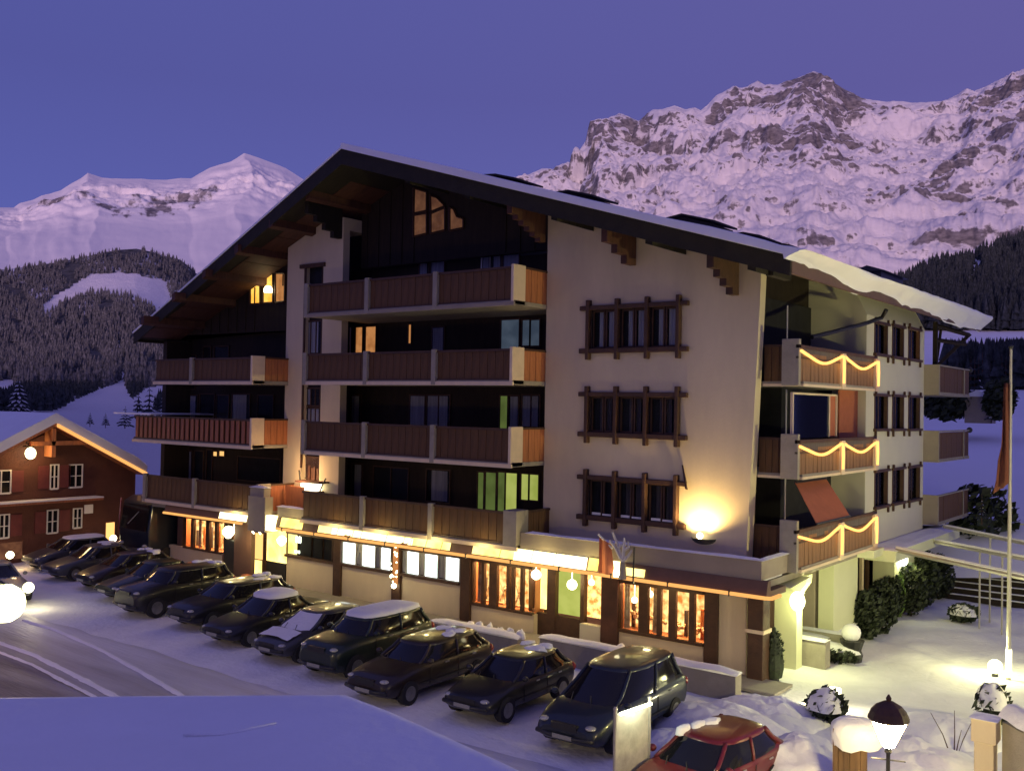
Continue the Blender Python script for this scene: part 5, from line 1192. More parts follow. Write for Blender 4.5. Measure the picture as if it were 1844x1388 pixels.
# ================================================================== VEHICLES
def paint(name, col): return mat(name, col, .38, .08, 3, coat=.35, spec=.4)
M['carglass'] = mat('car glass', (.010, .010, .012), .09, .1, 3, spec=.35)
M['tyre'] = mat('tyre rubber', (.02, .02, .02), .9, .2, 8); M['rim'] = mat('wheel rim', (.25, .25, .24), .4, .2, 8, metal=.7)
M['headlight'] = mat('headlamp glass', (.45, .45, .42), .15, .2, 30, metal=.3); M['chrome'] = mat('pale trim', (.5, .5, .47), .3, .1, 8, metal=.6)
M['taillight'] = mat('tail lamp', (.22, .02, .02), .2, .1, 8); M['plate'] = mat('number plate', (.28, .28, .25), .5, .1, 30)
P_ = {'black': paint('black car paint', (.012, .012, .013)), 'navy': paint('navy car paint', (.012, .018, .030)), 'green': paint('dark green car paint', (.012, .022, .016)), 'red': paint('dark red car paint', (.11, .010, .012)),
      'grey': paint('grey car paint', (.05, .052, .06)), 'brown': paint('dark brown car paint', (.020, .013, .010)), 'silver': paint('silver car paint', (.17, .17, .19))}
KIND = {  # L, W, H, hood profile [(t, z)], greenhouse (A, B, C, D)
 'hatch':  (3.9, 1.66, 1.33, [(0, .60), (.06, .70), (.24, .88), (.5, .92), (.9, .96), (1, .90)], (.25, .44, .86, .985)),
 'sedan':  (4.4, 1.72, 1.33, [(0, .60), (.06, .68), (.27, .86), (.5, .90), (.8, .95), (.97, .92), (1, .84)], (.27, .43, .70, .84)),
 'wagon':  (4.5, 1.72, 1.38, [(0, .66), (.05, .80), (.27, .95), (.5, .97), (.9, 1.0), (1, .95)], (.26, .40, .90, .985)),
 'suv':    (4.2, 1.76, 1.58, [(0, .85), (.04, 1.02), (.26, 1.12), (.5, 1.14), (.95, 1.15), (1, 1.10)], (.26, .36, .94, .99)),
 'van':    (4.6, 1.84, 1.66, [(0, .62), (.06, .80), (.19, 1.00), (.4, 1.05), (.95, 1.08), (1, 1.0)], (.17, .40, .93, .99)),
}
def car_parts(root, kind, pm, snow=0, snow_ws=False, plate=True, extra=()):
    L, W, H, hood, (A, B, C, D) = KIND[kind]; w2 = W/2; w = Vector(root['_w'])
    ox, oy, oz = w
    Y = lambda t: oy-L/2+L*t
    b = MB(); ts = [0, .015, .05, .12, .2, A, .35, .5, .65, .8, D if D < .95 else .9, .95, .985, 1.0]; ts = sorted(set(ts))
    V = []; K = 12
    for t in ts:
        wf = np.interp(t, [0, .015, .06, .15, .5, .85, .95, .985, 1], [.70, .84, .93, .985, 1, .99, .96, .90, .80])
        zt = np.interp(t, [q_[0] for q_ in hood], [q_[1] for q_ in hood]); zb = np.interp(t, [0, .05, .95, 1], [.36, .22, .24, .38]); ww = w2*wf
        half = [(0, zb), (.86*ww, zb), (.97*ww, zb+.10), (ww, zb+.30*(zt-zb)+.04), (.992*ww, zt-.16), (.90*ww, zt-.02), (.55*ww, zt+.02), (0, zt+.03)]
        ring = half+[(-x, z) for x, z in half[-2:0:-1]]; K = len(ring); V += [(ox+x, Y(t), oz+z) for x, z in ring]
    b.add(V, [(i*K+j, i*K+(j+1) % K, (i+1)*K+(j+1) % K, (i+1)*K+j) for i in range(len(ts)-1) for j in range(K)]); b.add(V[:K], [tuple(range(K))]); b.add(V[-K:], [tuple(range(K))])
    bo = b.build('body', pm, root, smooth=True); sd = bo.modifiers.new('sub', 'SUBSURF'); sd.levels = 1; sd.render_levels = 1
    zh = np.interp(A, [q_[0] for q_ in hood], [q_[1] for q_ in hood]); zr = np.interp(D, [q_[0] for q_ in hood], [q_[1] for q_ in hood])
    # greenhouse: bulged glass frustum
    def ringz(u, inset=0.0):
        ya = A+(B-A)*u**.85; yd = D+(C-D)*u**.8; ww = w2*(.90-.20*u**1.3)-inset; zz = (zh-.03+(H-.03-zh)*u); n_ = 6; R = []
        for i in range(n_+1): s_ = -1+2*i/n_; R.append((ww*s_, Y(ya)-.10*(1-s_*s_)*(1-.4*u), zz))
        for i in range(1, 6): R.append((ww*(1+.03*math.sin(PI*i/6)), Y(ya+(yd-ya)*i/6), zz))
        for i in range(n_+1): s_ = 1-2*i/n_; R.append((ww*s_, Y(yd)+.05*(1-s_*s_), zz+(zr-zh)*(1-u)*.5))
        for i in range(1, 6): R.append((-ww*(1+.03*math.sin(PI*i/6)), Y(yd+(ya-yd)*i/6), zz))
        for _ in range(2+int(2*u)): R = [tuple(.5*R[j][q]+.25*(R[j-1][q]+R[(j+1) % len(R)][q]) for q in range(3)) for j in range(len(R))]
        return R
    rs = [ringz(u) for u in (0, .25, .5, .75, .95)]; K = len(rs[0]); b = MB()
    b.add([(ox+x, y, oz+z) for R in rs for x, y, z in R], [(i*K+j, i*K+(j+1) % K, (i+1)*K+(j+1) % K, (i+1)*K+j) for i in range(4) for j in range(K)])
    b.build('windows', 'carglass', root, smooth=True)
    R = rs[-1]; cx_, cyy = 0, sum(p[1] for p in R)/K; b = MB(); V = []
    for s_, dz in ((1.03, -.04), (1.025, .0), (.96, .035), (.8, .055), (.4, .07)): V += [(ox+x*s_, cyy+(y-cyy)*s_, oz+R[0][2]+dz) for x, y, z in R]
    b.add(V, [(i*K+j, i*K+(j+1) % K, (i+1)*K+(j+1) % K, (i+1)*K+j) for i in range(4) for j in range(K)]+[tuple(4*K+j for j in range(K))])
    b.build('roof', pm, root, smooth=True)
    idx = {'a': 6, 'b': 8, 'b2': 10, 'd': 12}; 
    for side in (0, 1):
        for nm_, i_, r_ in (('pillar', 6, .045), ('pillar', 9, .035), ('pillar', 12, .06)):
            pts = []
            for R in rs: j = i_ if side == 0 else {6: 0, 9: K-3, 12: 18}[i_]; pts.append((ox+R[j][0]*1.012, R[j][1], oz+R[j][2]))
            b = MB(); b.tube(pts, r_, 6); b.build(nm_, pm, root, smooth=True)
    rw = .31 if kind not in ('suv',) else .36
    for sx in (-1, 1):
        for t in (.18, .80):
            b = MB(); yc = Y(t); n_ = 18
            V = [(ox+sx*(w2-.20), yc+rw*math.cos(2*PI*j/n_), oz+rw+rw*math.sin(2*PI*j/n_)) for j in range(n_)]+[(ox+sx*(w2+.01), yc+rw*math.cos(2*PI*j/n_), oz+rw+rw*math.sin(2*PI*j/n_)) for j in range(n_)]
            b.add(V, [(j, (j+1) % n_, n_+(j+1) % n_, n_+j) for j in range(n_)]+[tuple(range(n_)), tuple(range(n_, 2*n_))]); wh = b.build('wheel', 'tyre', root)
            b = MB(); rr = rw*.62; V = [(ox+sx*(w2+.018), yc+rr*math.cos(2*PI*j/n_), oz+rw+rr*math.sin(2*PI*j/n_)) for j in range(n_)]+[(ox+sx*(w2+.03), yc, oz+rw)]
            b.add(V, [(j, (j+1) % n_, n_) for j in range(n_)]); b.build('rim', 'rim', wh)
        zf = hood[1][1]
        b = MB(); b.ball((ox+sx*w2*.66, Y(.018)+.07, oz+zf-.11), .13, 12, .42); b.build('headlight', 'headlight', root, smooth=True)
        b = MB(); b.ball((ox+sx*w2*.80, Y(.985)-.04, oz+zr-.18), .13, 10, 1.0); b.build('tail_light', 'taillight', root, smooth=True)
        b = MB(); b.ball((ox+sx*(w2+.06), Y(A)+.35, oz+zh+.06), .09, 8, .8); b.build('mirror', pm, root, smooth=True)
        for t in ((.36, .62) if kind != 'van' else (.34, .60)):
            b = MB(); b.box(ox+sx*(w2-.005), ox+sx*(w2+.012), Y(t+.13), Y(t+.165), oz+zh-.12, oz+zh-.09); b.build('door_handle', 'chrome', root)
            b = MB(); b.box(ox+sx*(w2-.01), ox+sx*(w2+.004), Y(t)-.006, Y(t)+.006, oz+.35, oz+zh-.10); b.build('door_seam', 'darkmetal', root)
        b = MB(); b.box(ox+sx*(w2-.0), ox+sx*(w2+.015), Y(.26), Y(.72), oz+.46, oz+.50); b.build('side_strip', 'darkmetal', root)
    b = MB(); b.tube([(ox-w2*.82, Y(.012), oz+.44), (ox-w2*.4, Y(0)-.03, oz+.43), (ox+w2*.4, Y(0)-.03, oz+.43), (ox+w2*.82, Y(.012), oz+.44)], .055, 8); b.build('bumper', 'darkmetal', root, smooth=True)
    b = MB(); b.box(ox-.34, ox+.34, Y(0)-.01, Y(.02), oz+zf-.22, oz+zf-.08); b.build('grille', 'darkmetal', root)
    if plate: b = MB(); b.box(ox-.25, ox+.25, Y(0)-.085, Y(0)-.07, oz+.40, oz+.49); b.build('number_plate', 'plate', root)
    for k in (0, 1):
        j0 = 2+2*k; p0 = rs[0][j0]; p1 = rs[2][j0-1]; b = MB(); b.tube([(ox+p0[0], p0[1]-.02, oz+p0[2]+.02), (ox+p1[0]*.6+p0[0]*.4, p1[1]*.5+p0[1]*.5-.03, oz+p1[2]*.5+p0[2]*.5+.02)], .012, 4); b.build('wiper', 'darkmetal', root)
    if snow:
        b = MB(); V = []; R = rs[-1]; sd_ = abs(ox)
        for s_, dz in ((.99, .03), (.97, .05+.6*snow), (.8, .06+snow), (.4, .07+snow)): V += [(ox+x*s_*(1+.04*fbm(x*2+sd_, y*2)), cyy+(y-cyy)*s_, oz+R[0][2]+dz+.25*snow*fbm(x*3, y*2, sd_)) for x, y, z in R]
        b.add(V, [(i*K+j, i*K+(j+1) % K, (i+1)*K+(j+1) % K, (i+1)*K+j) for i in range(3) for j in range(K)]+[tuple(3*K+j for j in range(K))]); b.build('snow_cover', 'snow', root, smooth=True)
    if 'patch' in extra:
        rp_ = random.Random(int(abs(ox*10)))
        for q_ in range(5):
            xx = rp_.choice((-1, 1))*rp_.uniform(.1, .5)*w2; yy = cyy+rp_.uniform(.0, .45)*(C-B)*L
            b = MB(); snowpile(b, ox+xx, yy, oz+H+.0, rp_.uniform(.10, .30), rp_.uniform(.02, .06), rp_.uniform(.12, .4), q_*1.3, n=10, rough=.5); b.build('snow_patch', 'snow', root, smooth=True)
    if snow_ws:
        b = MB(); V = []
        for i_, u in enumerate((0, .25, .5, .75, .92)):
            R = ringz(u)
            for j in range(7): x, y, z = R[j]; V.append((ox+x*.93, y-.03-.02*(j % 2), oz+z+.02))
        b.add(V, [(i*7+j, i*7+j+1, (i+1)*7+j+1, (i+1)*7+j) for i in range(4) for j in range(6)]); b.build('windscreen_snow', 'snow', root, smooth=True)
    if 'bonnet' in extra:
        b = MB(); V = []
        for i in range(6):
            t = .06+(.20-.06)*i/5; zt = np.interp(t, [q_[0] for q_ in hood], [q_[1] for q_ in hood])
            for j in range(7): s_ = -1+2*j/6; V.append((ox+w2*.78*s_, Y(t), oz+zt+.075-.04*abs(s_)**3+.03*fbm(s_*2, t*20)))
        b.add(V, [(i*7+j, i*7+j+1, (i+1)*7+j+1, (i+1)*7+j) for i in range(5) for j in range(6)]); b.build('bonnet_snow', 'snow', root, smooth=True)
def parked(kind, col, x, yfront, label, name='parked_car', cat='car', yaw=0.0, **k):
    L = KIND[kind][0]; yfront -= .42+random.uniform(-.22, .22); t_ = thing(name, label, cat, (x, yfront+L/2, 0.02), k.pop('group', 'cars parked nose to the street before the hotel'))
    car_parts(t_, kind, P_[col], **k); t_.rotation_euler = (0, 0, yaw); return t_
parked('van', 'navy', -12.35, 18.45, 'dark blue rounded people carrier parked nose to street, nearest the glass notice board', 'parked_van', 'van', snow=0.0, yaw=.03)
parked('hatch', 'black', -15.45, 18.55, 'black hatchback parked between the people carrier and the boxy dark estate', extra=('patch',), yaw=.02)
parked('wagon', 'brown', -18.25, 18.25, 'boxy dark brown estate car parked just left of the black hatchback', extra=('patch',), yaw=.03)
parked('suv', 'green', -20.95, 18.7, 'dark green off roader with lumpy snow on its roof, left of the boxy estate', snow=.09, yaw=.03, extra=('patch',))
parked('hatch', 'grey', -23.35, 19.15, 'small grey car with snow on its windscreen and bonnet', snow=.0, snow_ws=True, extra=('bonnet',), yaw=.02)
parked('sedan', 'black', -26.1, 19.3, 'black saloon under a smooth pale snow covered roof, left of the small grey car', snow=.13, yaw=.03)
parked('wagon', 'black', -28.9, 19.6, 'black estate car parked left of the saloon with the pale snow covered roof', extra=('patch',))
parked('suv', 'black', -31.9, 19.6, 'tall black off roader parked beside the snow block', extra=('patch',))
parked('sedan', 'green', -34.9, 20.3, 'dark green saloon just left of the low block of dirty snow', snow=.0)
parked('hatch', 'brown', -37.6, 20.9, 'dark brown hatchback with an orange glint on its bonnet, far along the row', extra=('patch',))
parked('sedan', 'grey', -40.6, 21.4, 'grey saloon near the far left end of the row', extra=('patch',))
parked('hatch', 'grey', -43.4, 21.6, 'small grey car furthest left in the row before the red chalet', snow=.05)
rc = thing('parked_car', 'dark red hatchback cut by the bottom edge beside the snow bank', 'car', (-8.75, 17.95, .02)); car_parts(rc, 'hatch', P_['red'], snow=0.0); rc.rotation_euler = (0, 0, -.12)
for q_ in range(3): b = MB(); snowpile(b, -9.2+.07*q_, 17.8+.38*q_, .02+1.35, .10+.03*q_, .05, .24, 3.1+q_, n=16, rough=.35); b.build('snow_patch', 'snow', rc, smooth=True)
# car coming down the road on the left with its headlamps on
p = aZ(0, 1085, 0); mc = thing('oncoming_car', 'car at the left edge with glaring yellow headlamps on the road', 'car', (p.x-1.2, p.y+.3, .02)); car_parts(mc, 'sedan', P_['silver'], snow=.0, plate=False)
mc.rotation_euler = (0, 0, PI/2-.15)
for sx in (-1, 1):
    b = MB(); o_ = Vector(mc['_w']); b.ball((o_.x+sx*.56, o_.y-2.23, .64), .20, 14); b.build('lit_headlamp', 'bulbg', mc, smooth=True)
pointlight('headlamp_light', (p.x+2.2, p.y+.2, .75), 45, (1, .86, .5), .2)
# covered lorry with a dark windscreen, standing at the left end
lo = thing('parked_lorry', 'tall dark blue lorry with a big dark windscreen between red chalet and hotel', 'lorry', (-41.9, 27.6, 0))
x0, x1 = -43.15, -40.7; zt = aY(250, 893, 25.5).z
b = MB(); b.box(x0, x1, 27.20, 29.80, .6, zt-.05); b.build('cargo_box', P_['navy'], lo, bevel=.08)
b = MB(); b.prism([(x0, 25.55, .5), (x0, 25.50, 1.6), (x0, 25.70, zt-.3), (x0, 26.10, zt-.08), (x0, 27.10, zt-.08), (x0, 27.10, .5)], (x1-x0, 0, 0)); b.build('cab', P_['navy'], lo, bevel=.06)
b = MB(); b.prism([(x0+.15, 25.48, 1.65), (x0+.15, 25.66, zt-.42), (x0+.15, 25.62, zt-.42), (x0+.15, 25.45, 1.65)], (x1-x0-.3, 0, 0)); b.build('windscreen', 'carglass', lo)
b = MB(); b.tube([(x0+.9, 25.40, 1.9), (x0+1.6, 25.53, 2.5)], .02, 5); b.build('wiper', 'chrome', lo)
b = MB(); b.tube([(x0-.05, 25.50, 1.5), (x0-.05, 25.60, zt-.2)], .04, 6); b.build('marker_strip', 'taillight', lo)
for sx in (.25, x1-x0-.25):
    b = MB(); b.ball((x0+sx, 25.50, .95), .14, 10, .6); b.build('headlight', 'headlight', lo)
    for yy in (26.50, 29.10):
        b = MB(); V = [(x0+sx+(.12 if sx > 1 else -.12), yy+.42*math.cos(2*PI*j/16), .42+.42*math.sin(2*PI*j/16)) for j in range(16)]; b.prism(V, (.24 if sx > 1 else -.24, 0, 0)); b.build('wheel', 'tyre', lo)
b = MB(); b.box(x0+.4, x1-.4, 25.45, 25.52, .55, .8); b.build('bumper', 'darkmetal', lo)
p = aZ(205, 1079, 0); sb_ = thing('snow_block', 'low block of dirty scraped snow with a bright crest between two parked cars', 'snow block', (p.x, p.y, 0))
b = MB(); q_ = aZ(238, 1080, 0); b.box(p.x, q_.x, p.y, p.y+.5, -.05, .42); b.build('block', 'parapet', sb_); b = MB(); snowpile(b, (p.x+q_.x)/2, p.y+.25, .42, .48, .12, .25, 2.); b.build('snow_crest', 'snow', sb_, smooth=True)
sb_.scale = (1, 1, 1)

# ================================================================== NEIGHBOURING ROOF UNDER THE CAMERA
nb = thing('neighbour_house', 'snow covered flat roof of the house just below the viewpoint', 'house', (-9, 3, 0))
poly = [aZ(-160, 1262, 4.5), aZ(0, 1255, 4.5), aZ(330, 1251, 4.5), aZ(625, 1250, 4.5), aZ(700, 1278, 4.5), aZ(800, 1322, 4.5), aZ(905, 1370, 4.5), aZ(1010, 1420, 4.5)]
poly = [Vector(p) for p in poly]; poly += [Vector((-3.6, 4.0, 4.5)), Vector((-5.5, 0.5, 4.5)), Vector((-15, -3, 4.5)), Vector((-16, .5, 4.5))]
cx_ = sum(p.x for p in poly)/len(poly); cy_ = sum(p.y for p in poly)/len(poly); cc = Vector((cx_, cy_, 4.5))
dense = []
for i in range(len(poly)):
    for k in range(6): dense.append(poly[i].lerp(poly[(i+1) % len(poly)], k/6))
b = MB(); V = []; n = len(dense); steps = [(1.0, -.30), (1.0, -.05), (.998, -.01), (.992, 0.0), (.95, .008), (.85, .012), (.7, .03), (.5, .03), (.3, .03), (.12, .03)]
for s_, dz in steps:
    for p in dense: q_ = cc.lerp(p, s_); V.append((q_.x, q_.y, q_.z+dz+.025*fbm(q_.x*.5, q_.y*.5, 1.)*(1 if s_ < .99 else 0)))
b.add(V, [(i*n+j, i*n+(j+1) % n, (i+1)*n+(j+1) % n, (i+1)*n+j) for i in range(len(steps)-1) for j in range(n)]+[tuple((len(steps)-1)*n+j for j in range(n))])
b.build('snow_layer', 'roofsnow', nb, smooth=True)
b = MB(); Q = [aZ(330, 1320, 4.545), aZ(395, 1319, 4.545), aZ(430, 1314, 4.545), aZ(497, 1301, 4.545)]; b.tube([q_-Vector((0, 0, .012)) for q_ in Q], .012, 6, .02); b.build('snow_ridge', 'roofsnow', nb, smooth=True)
b = MB(); b.prism([cc.lerp(p, .985)+Vector((0, 0, -.32)) for p in poly], (0, 0, -.25)); b.build('roof', 'roofwood', nb)
b = MB(); b.prism([cc.lerp(p, .9)+Vector((0, 0, -.58)) for p in poly], (0, 0, -3.9)); b.build('wall', 'stucco', nb)

# ================================================================== RED CHALET ON THE LEFT
chh = thing('red_chalet', 'red brown chalet with snowy gable roof, lit verge and shuttered windows', 'chalet', (-50, 25, 0)); XC = -46.0
ap = aX(100, 762, XC+.8); re = aX(263, 850, XC+.8); le = aX(-90, 862, XC+.8)
b = MB(); y0 = aX(-90, 900, XC).y; y1 = aX(243, 900, XC).y; apw = aX(100, 770, XC)
b.prism([(XC, y0, 0), (XC, y1, 0), (XC, y1, re.z+.15), (XC, apw.y, apw.z-.1), (XC, y0, le.z+.1)], (-10, 0, 0)); b.build('wall', 'brick', chh)
sl1 = (ap.z-re.z)/(re.y-ap.y); sl0 = (ap.z-le.z)/(ap.y-le.y)
for (e_, nm) in ((re, 'roof'), (le, 'roof')):
    b = MB(); b.prism([(XC+.8, ap.y, ap.z), (XC+.8, e_.y, e_.z), (XC+.8, e_.y, e_.z-.16), (XC+.8, ap.y, ap.z-.16)], (-28, 0, 0)); ro = b.build('roof', 'woodred', chh)
    b = MB(); V = []; 
    for i in range(21):
        x = XC+.85-28*i/20
        for j in range(9):
            u = j/8; z = ap.z+(e_.z-ap.z)*u; V.append((x+.05*fbm(j*.8, i, 3.), ap.y+(e_.y-ap.y)*u*1.01, z+.48+.04*fbm(x, u*4)-(.16 if j == 8 else 0)))
        V.append((x, e_.y, e_.z+.0)); V.append((x, ap.y, ap.z))
    b.add(V, [(i*11+j, i*11+(j+1) % 11, (i+1)*11+(j+1) % 11, (i+1)*11+j) for i in range(20) for j in range(11)]+[tuple(range(11)), tuple(20*11+j for j in range(10, -1, -1))]); b.build('snow_layer', 'roofsnow', ro)
b = MB(); b.tube([(XC+.86, ap.y+.05, ap.z-.08), (XC+.86, re.y, re.z-.08)], .085, 6); b.build('lit_verge', 'neon', chh)
b = MB(); b.box(XC+.86, XC+.90, ap.y, ap.y+.01, ap.z-.3, ap.z); b.build('verge_end', 'beam', chh)
def cwin(p0, p1, t, bt, shut=True):
    a = aX(p0, t, XC); c = aX(p1, bt, XC); zt_ = max(a.z, c.z); zb_ = min(aX(p0, bt, XC).z, c.z)
    b = MB(); b.box(XC, XC+.05, a.y-.06, a.y, zb_-.06, zt_+.06); b.box(XC, XC+.05, c.y, c.y+.06, zb_-.06, zt_+.06); b.box(XC, XC+.05, a.y, c.y, zt_, zt_+.06); b.box(XC, XC+.07, a.y, c.y, zb_-.08, zb_); m_ = (a.y+c.y)/2; b.box(XC+.01, XC+.04, m_-.03, m_+.03, zb_, zt_); b.box(XC+.01, XC+.035, a.y, c.y, (zb_+zt_)/2-.02, (zb_+zt_)/2+.02)
    wn = b.build('window', 'whitep', chh); b = MB(); b.box(XC+.002, XC+.008, a.y, c.y, zb_, zt_); b.build('pane', 'carglass', wn)
    if shut:
        for q0 in ((a.y-.62, a.y-.08), (c.y+.08, c.y+.62)): b = MB(); b.box(XC+.0, XC+.05, q0[0], q0[1], zb_, zt_); b.build('shutter', 'shutter', wn)
for q_ in ((-14, 17, 849, 886), (92, 103, 838, 878), (126, 146, 838, 875), (0, 14, 928, 966), (86, 102, 920, 957), (133, 145, 917, 948)): cwin(*q_, shut=q_[0] not in (126, 133))
b = MB(); a = aX(-80, 914, XC); c = aX(172, 895, XC); b.box(XC, XC+.75, a.y, c.y, (a.z+c.z)/2-.05, (a.z+c.z)/2+.05); bc = b.build('ledge', 'woodred', chh); b = MB(); b.box(XC+.02, XC+.78, a.y, c.y, (a.z+c.z)/2+.06, (a.z+c.z)/2+.12); b.build('snow_cap', 'snow', bc)
a = aX(160, 915, XC+.5); b = MB(); b.box(XC+.45, XC+.5, a.y-.22, a.y+.22, a.z-.25, a.z+.18); hs = b.build('hanging_sign', 'whitep', chh)
b = MB(); a = aX(0, 975, XC); b.box(XC+.01, XC+.03, y0, aX(40, 975, XC).y, .2, 1.0); b.build('lit_shopfront', 'dimroom', chh)
b = MB(); a = aX(190, 975, XC); c = aX(205, 975, XC); b.box(XC+.01, XC+.03, a.y, c.y, .2, 1.5); b.build('lit_doorway', 'gold', chh)
# beams and boarded gable glowing in the lamp light
for py in (790,):
    b = MB(); b.box(XC+.0, XC+.7, ap.y-.10, ap.y+.10, ap.z-1.6, ap.z-.25); b.build('king_post', 'woodor', chh); b = MB(); b.box(XC+.55, XC+.7, ap.y-1.1, ap.y+1.6, ap.z-1.05, ap.z-.85); b.build('tie_beam', 'woodor', chh)
lp = aX(55, 816, XC+.5); cl = thing('gable_lamp', 'round glaring yellow lamp under the gable of the red chalet', 'lamp', (lp.x, lp.y, lp.z)); b = MB(); b.ball(lp, .24, 14, 1.15); b.build('globe', 'bulb', cl, smooth=True); b = MB(); b.box(lp.x-.15, lp.x+.15, lp.y-.3, lp.y+.3, lp.z+.3, lp.z+.36); b.tube([(XC, lp.y, lp.z+.5), (lp.x, lp.y, lp.z+.33)], .03, 6); b.build('bracket', 'darkmetal', cl)
pointlight('gable_lamp_light', (lp.x+.25, lp.y, lp.z-.1), 110, (1, .60, .22), .2, cl)
for px, py, nm in ((68-50, 999, 'white round lamp low by the shopfront of the red chalet'), (204, 969, 'small round yellow lamp before the red chalet doorway')):
    v = aX(px, py, XC+1.5); q_ = thing('street_globe', nm, 'lamp', (v.x, v.y, 0)); b = MB(); b.ball(v, .17, 10); b.build('globe', 'bulb', q_); b = MB(); b.tube([(v.x, v.y, 0), (v.x, v.y, v.z-.1)], .03, 6); b.build('post', 'darkmetal', q_)
    pointlight('street_globe_light', (v.x+.3, v.y, v.z+.1), 30, (1, .6, .25), .15, q_)
for k, (px, py) in enumerate(((82, 985), (105, 982), (128, 975), (150, 972), (162, 975))):
    v = aX(px, py+4, XC+2.4); shrub((v.x, v.y, 0), .28, v.z/2, ['leftmost small snow topped shrub in a row before the red chalet', 'second small snow topped shrub from the left before the red chalet', 'middle small snow topped shrub of five before the red chalet', 'fourth small snow topped shrub from the left before the red chalet', 'rightmost small snow topped shrub before the red chalet'][k], 'snowy_shrub', n=140, s=.07, snow=True)

# ================================================================== TREES THAT STAND ALONE
def treeat(px, pybase, pytop, D, rr, label, **k):
    p = aD(px, pybase, D); t = aD(px, pytop, D); conifer(p.x, p.y, p.z, t.z-p.z, (t.z-p.z)*rr, label, **k)
treeat(32, 738, 678, 110, .42, 'broad dark snowy conifer at the left edge above the chalet roof', snow=.8)
for k, (px, pb, pt, D, rr, lab) in enumerate(((248, 752, 705, 95, .35, 'snowy bush-like spruce left of the hotel, nearest the chalet roof'), (268, 752, 690, 100, .3, 'tall dark spruce between the hotel wall and the snowfield'), (296, 748, 700, 105, .35, 'spruce touching the left wall of the hotel'), (225, 765, 730, 85, .4, 'low spruce behind the right slope of the chalet roof'), (190, 764, 742, 85, .35, 'small spruce behind the middle of the chalet roof'), (162, 762, 742, 88, .35, 'small dark spruce behind the chalet ridge'))):
    treeat(px, pb, pt, D, rr, lab, snow=.7, tiers=7)
# the belt of dark trees on the hill to the right
rnd = random.Random(11); c0 = 0; gl_ = 'dark spruces in the belt across the hill behind the garden'
for px in list(range(1748, 1900, 7)):
    pb = 702+ (px-1748)*.03+rnd.uniform(-3, 5); ptp = 640+rnd.uniform(-14, 12)+(px-1748)*.06
    p = aD(px, pb, 150+rnd.uniform(-8, 8)); treeat(px, pb, ptp, 150, .22, 'dark slim spruce in the dense belt across the snowy hill', group=gl_, snow=.05, tiers=6)
for k, (px, pb, pt, D, lab) in enumerate(((1715, 662, 620, 190, 'solitary broad spruce seen under the far eaves bracket'), (1752, 750, 700, 85, 'slim garden conifer left of the wrapped garden object'), (1785, 755, 708, 80, 'pointed conifer leaning beside the rounded dark bush'), (1768, 932, 888, 47, 'small cone shaped conifer beyond the canopy edge'))):
    treeat(px, pb, pt, D, .26, lab, snow=.2, tiers=7)
p = aD(1800, 756, 80); shrub((p.x, p.y, p.z), 1.1, 1.5, 'rounded dark bush on the snowy hill beside the flagpole', n=700, s=.25)
p = aD(1702, 758, 82); shrub((p.x, p.y, p.z), 2.0, 1.6, 'large dark bush below the upper far balcony', n=700, s=.3)
p = aD(1738, 752, 84); shrub((p.x, p.y, p.z), 1.2, 1.0, 'low dark bush between the large bush and the slim conifer', n=400, s=.25)
p = aD(1765, 956, 50); shrub((p.x, p.y, p.z-1), 1.6, 1.6, 'dark green domed bush behind the canopy edge', n=800, s=.18)
sh = aD(1765, 750, 82); hut = thing('garden_shed', 'small snow roofed shed standing on the hill between the conifers', 'shed', tuple(sh)); b = MB(); b.box(sh.x-.9, sh.x+.9, sh.y-.9, sh.y+.9, sh.z-.5, sh.z+1.5); b.build('wall', 'parapet', hut); b = MB(); b.prism([(sh.x-1.1, sh.y-1.1, sh.z+1.5), (sh.x, sh.y-1.1, sh.z+2.0), (sh.x+1.1, sh.y-1.1, sh.z+1.5)], (0, 2.2, 0)); b.build('roof', 'snow', hut)

# ================================================================== GARDEN FRONT, SNOW BANKS, STREET LAMP
def bank(name, label, piles, seed):
    t_ = MB()
    for k, (x, y, rx_, ry_, h) in enumerate(piles): snowpile(t_, x, y, -.02, rx_, h, ry_, seed+k*1.7, n=64, rough=.22)
    o = t_.build(name, 'snow', smooth=True, origin=(piles[0][0], piles[0][1], 0)); return tag(o, label, 'snow bank')
p1 = aZ(1300, 1290, .3); p2 = aZ(1215, 1330, .3); p3 = aZ(1385, 1275, .3)
bank('snow_bank', 'heaped ploughed snow bank between the dark people carrier and the red car', [(p1.x, p1.y, 1.9, 1.3, .55), (p2.x, p2.y, 1.3, 1.1, .45), (p3.x, p3.y, 1.5, 1.2, .38), (p1.x+.5, p1.y+1.7, 1.5, 1.1, .5)], 1.)
p1 = aZ(1450, 1372, .3); bank('snow_bank', 'yellow lit snow bank right of the red car in the bottom foreground', [(p1.x, p1.y-.6, 1.6, 1.3, .95)], 5.)
p1 = aZ(1660, 1370, .3); p2 = aZ(1700, 1310, .2); bank('snow_bank', 'wide smooth snow bank glowing yellow behind the street lantern', [(p1.x+.1, p1.y-.4, 2.0, 1.6, .8), (p2.x, p2.y, 1.5, 1.2, .45)], 8.)
p1 = aZ(1350, 1250, .5); bank('snow_bank', 'small rounded heap of snow at the end of the long low wall', [(p1.x, p1.y, .6, .5, .42)], 12.)
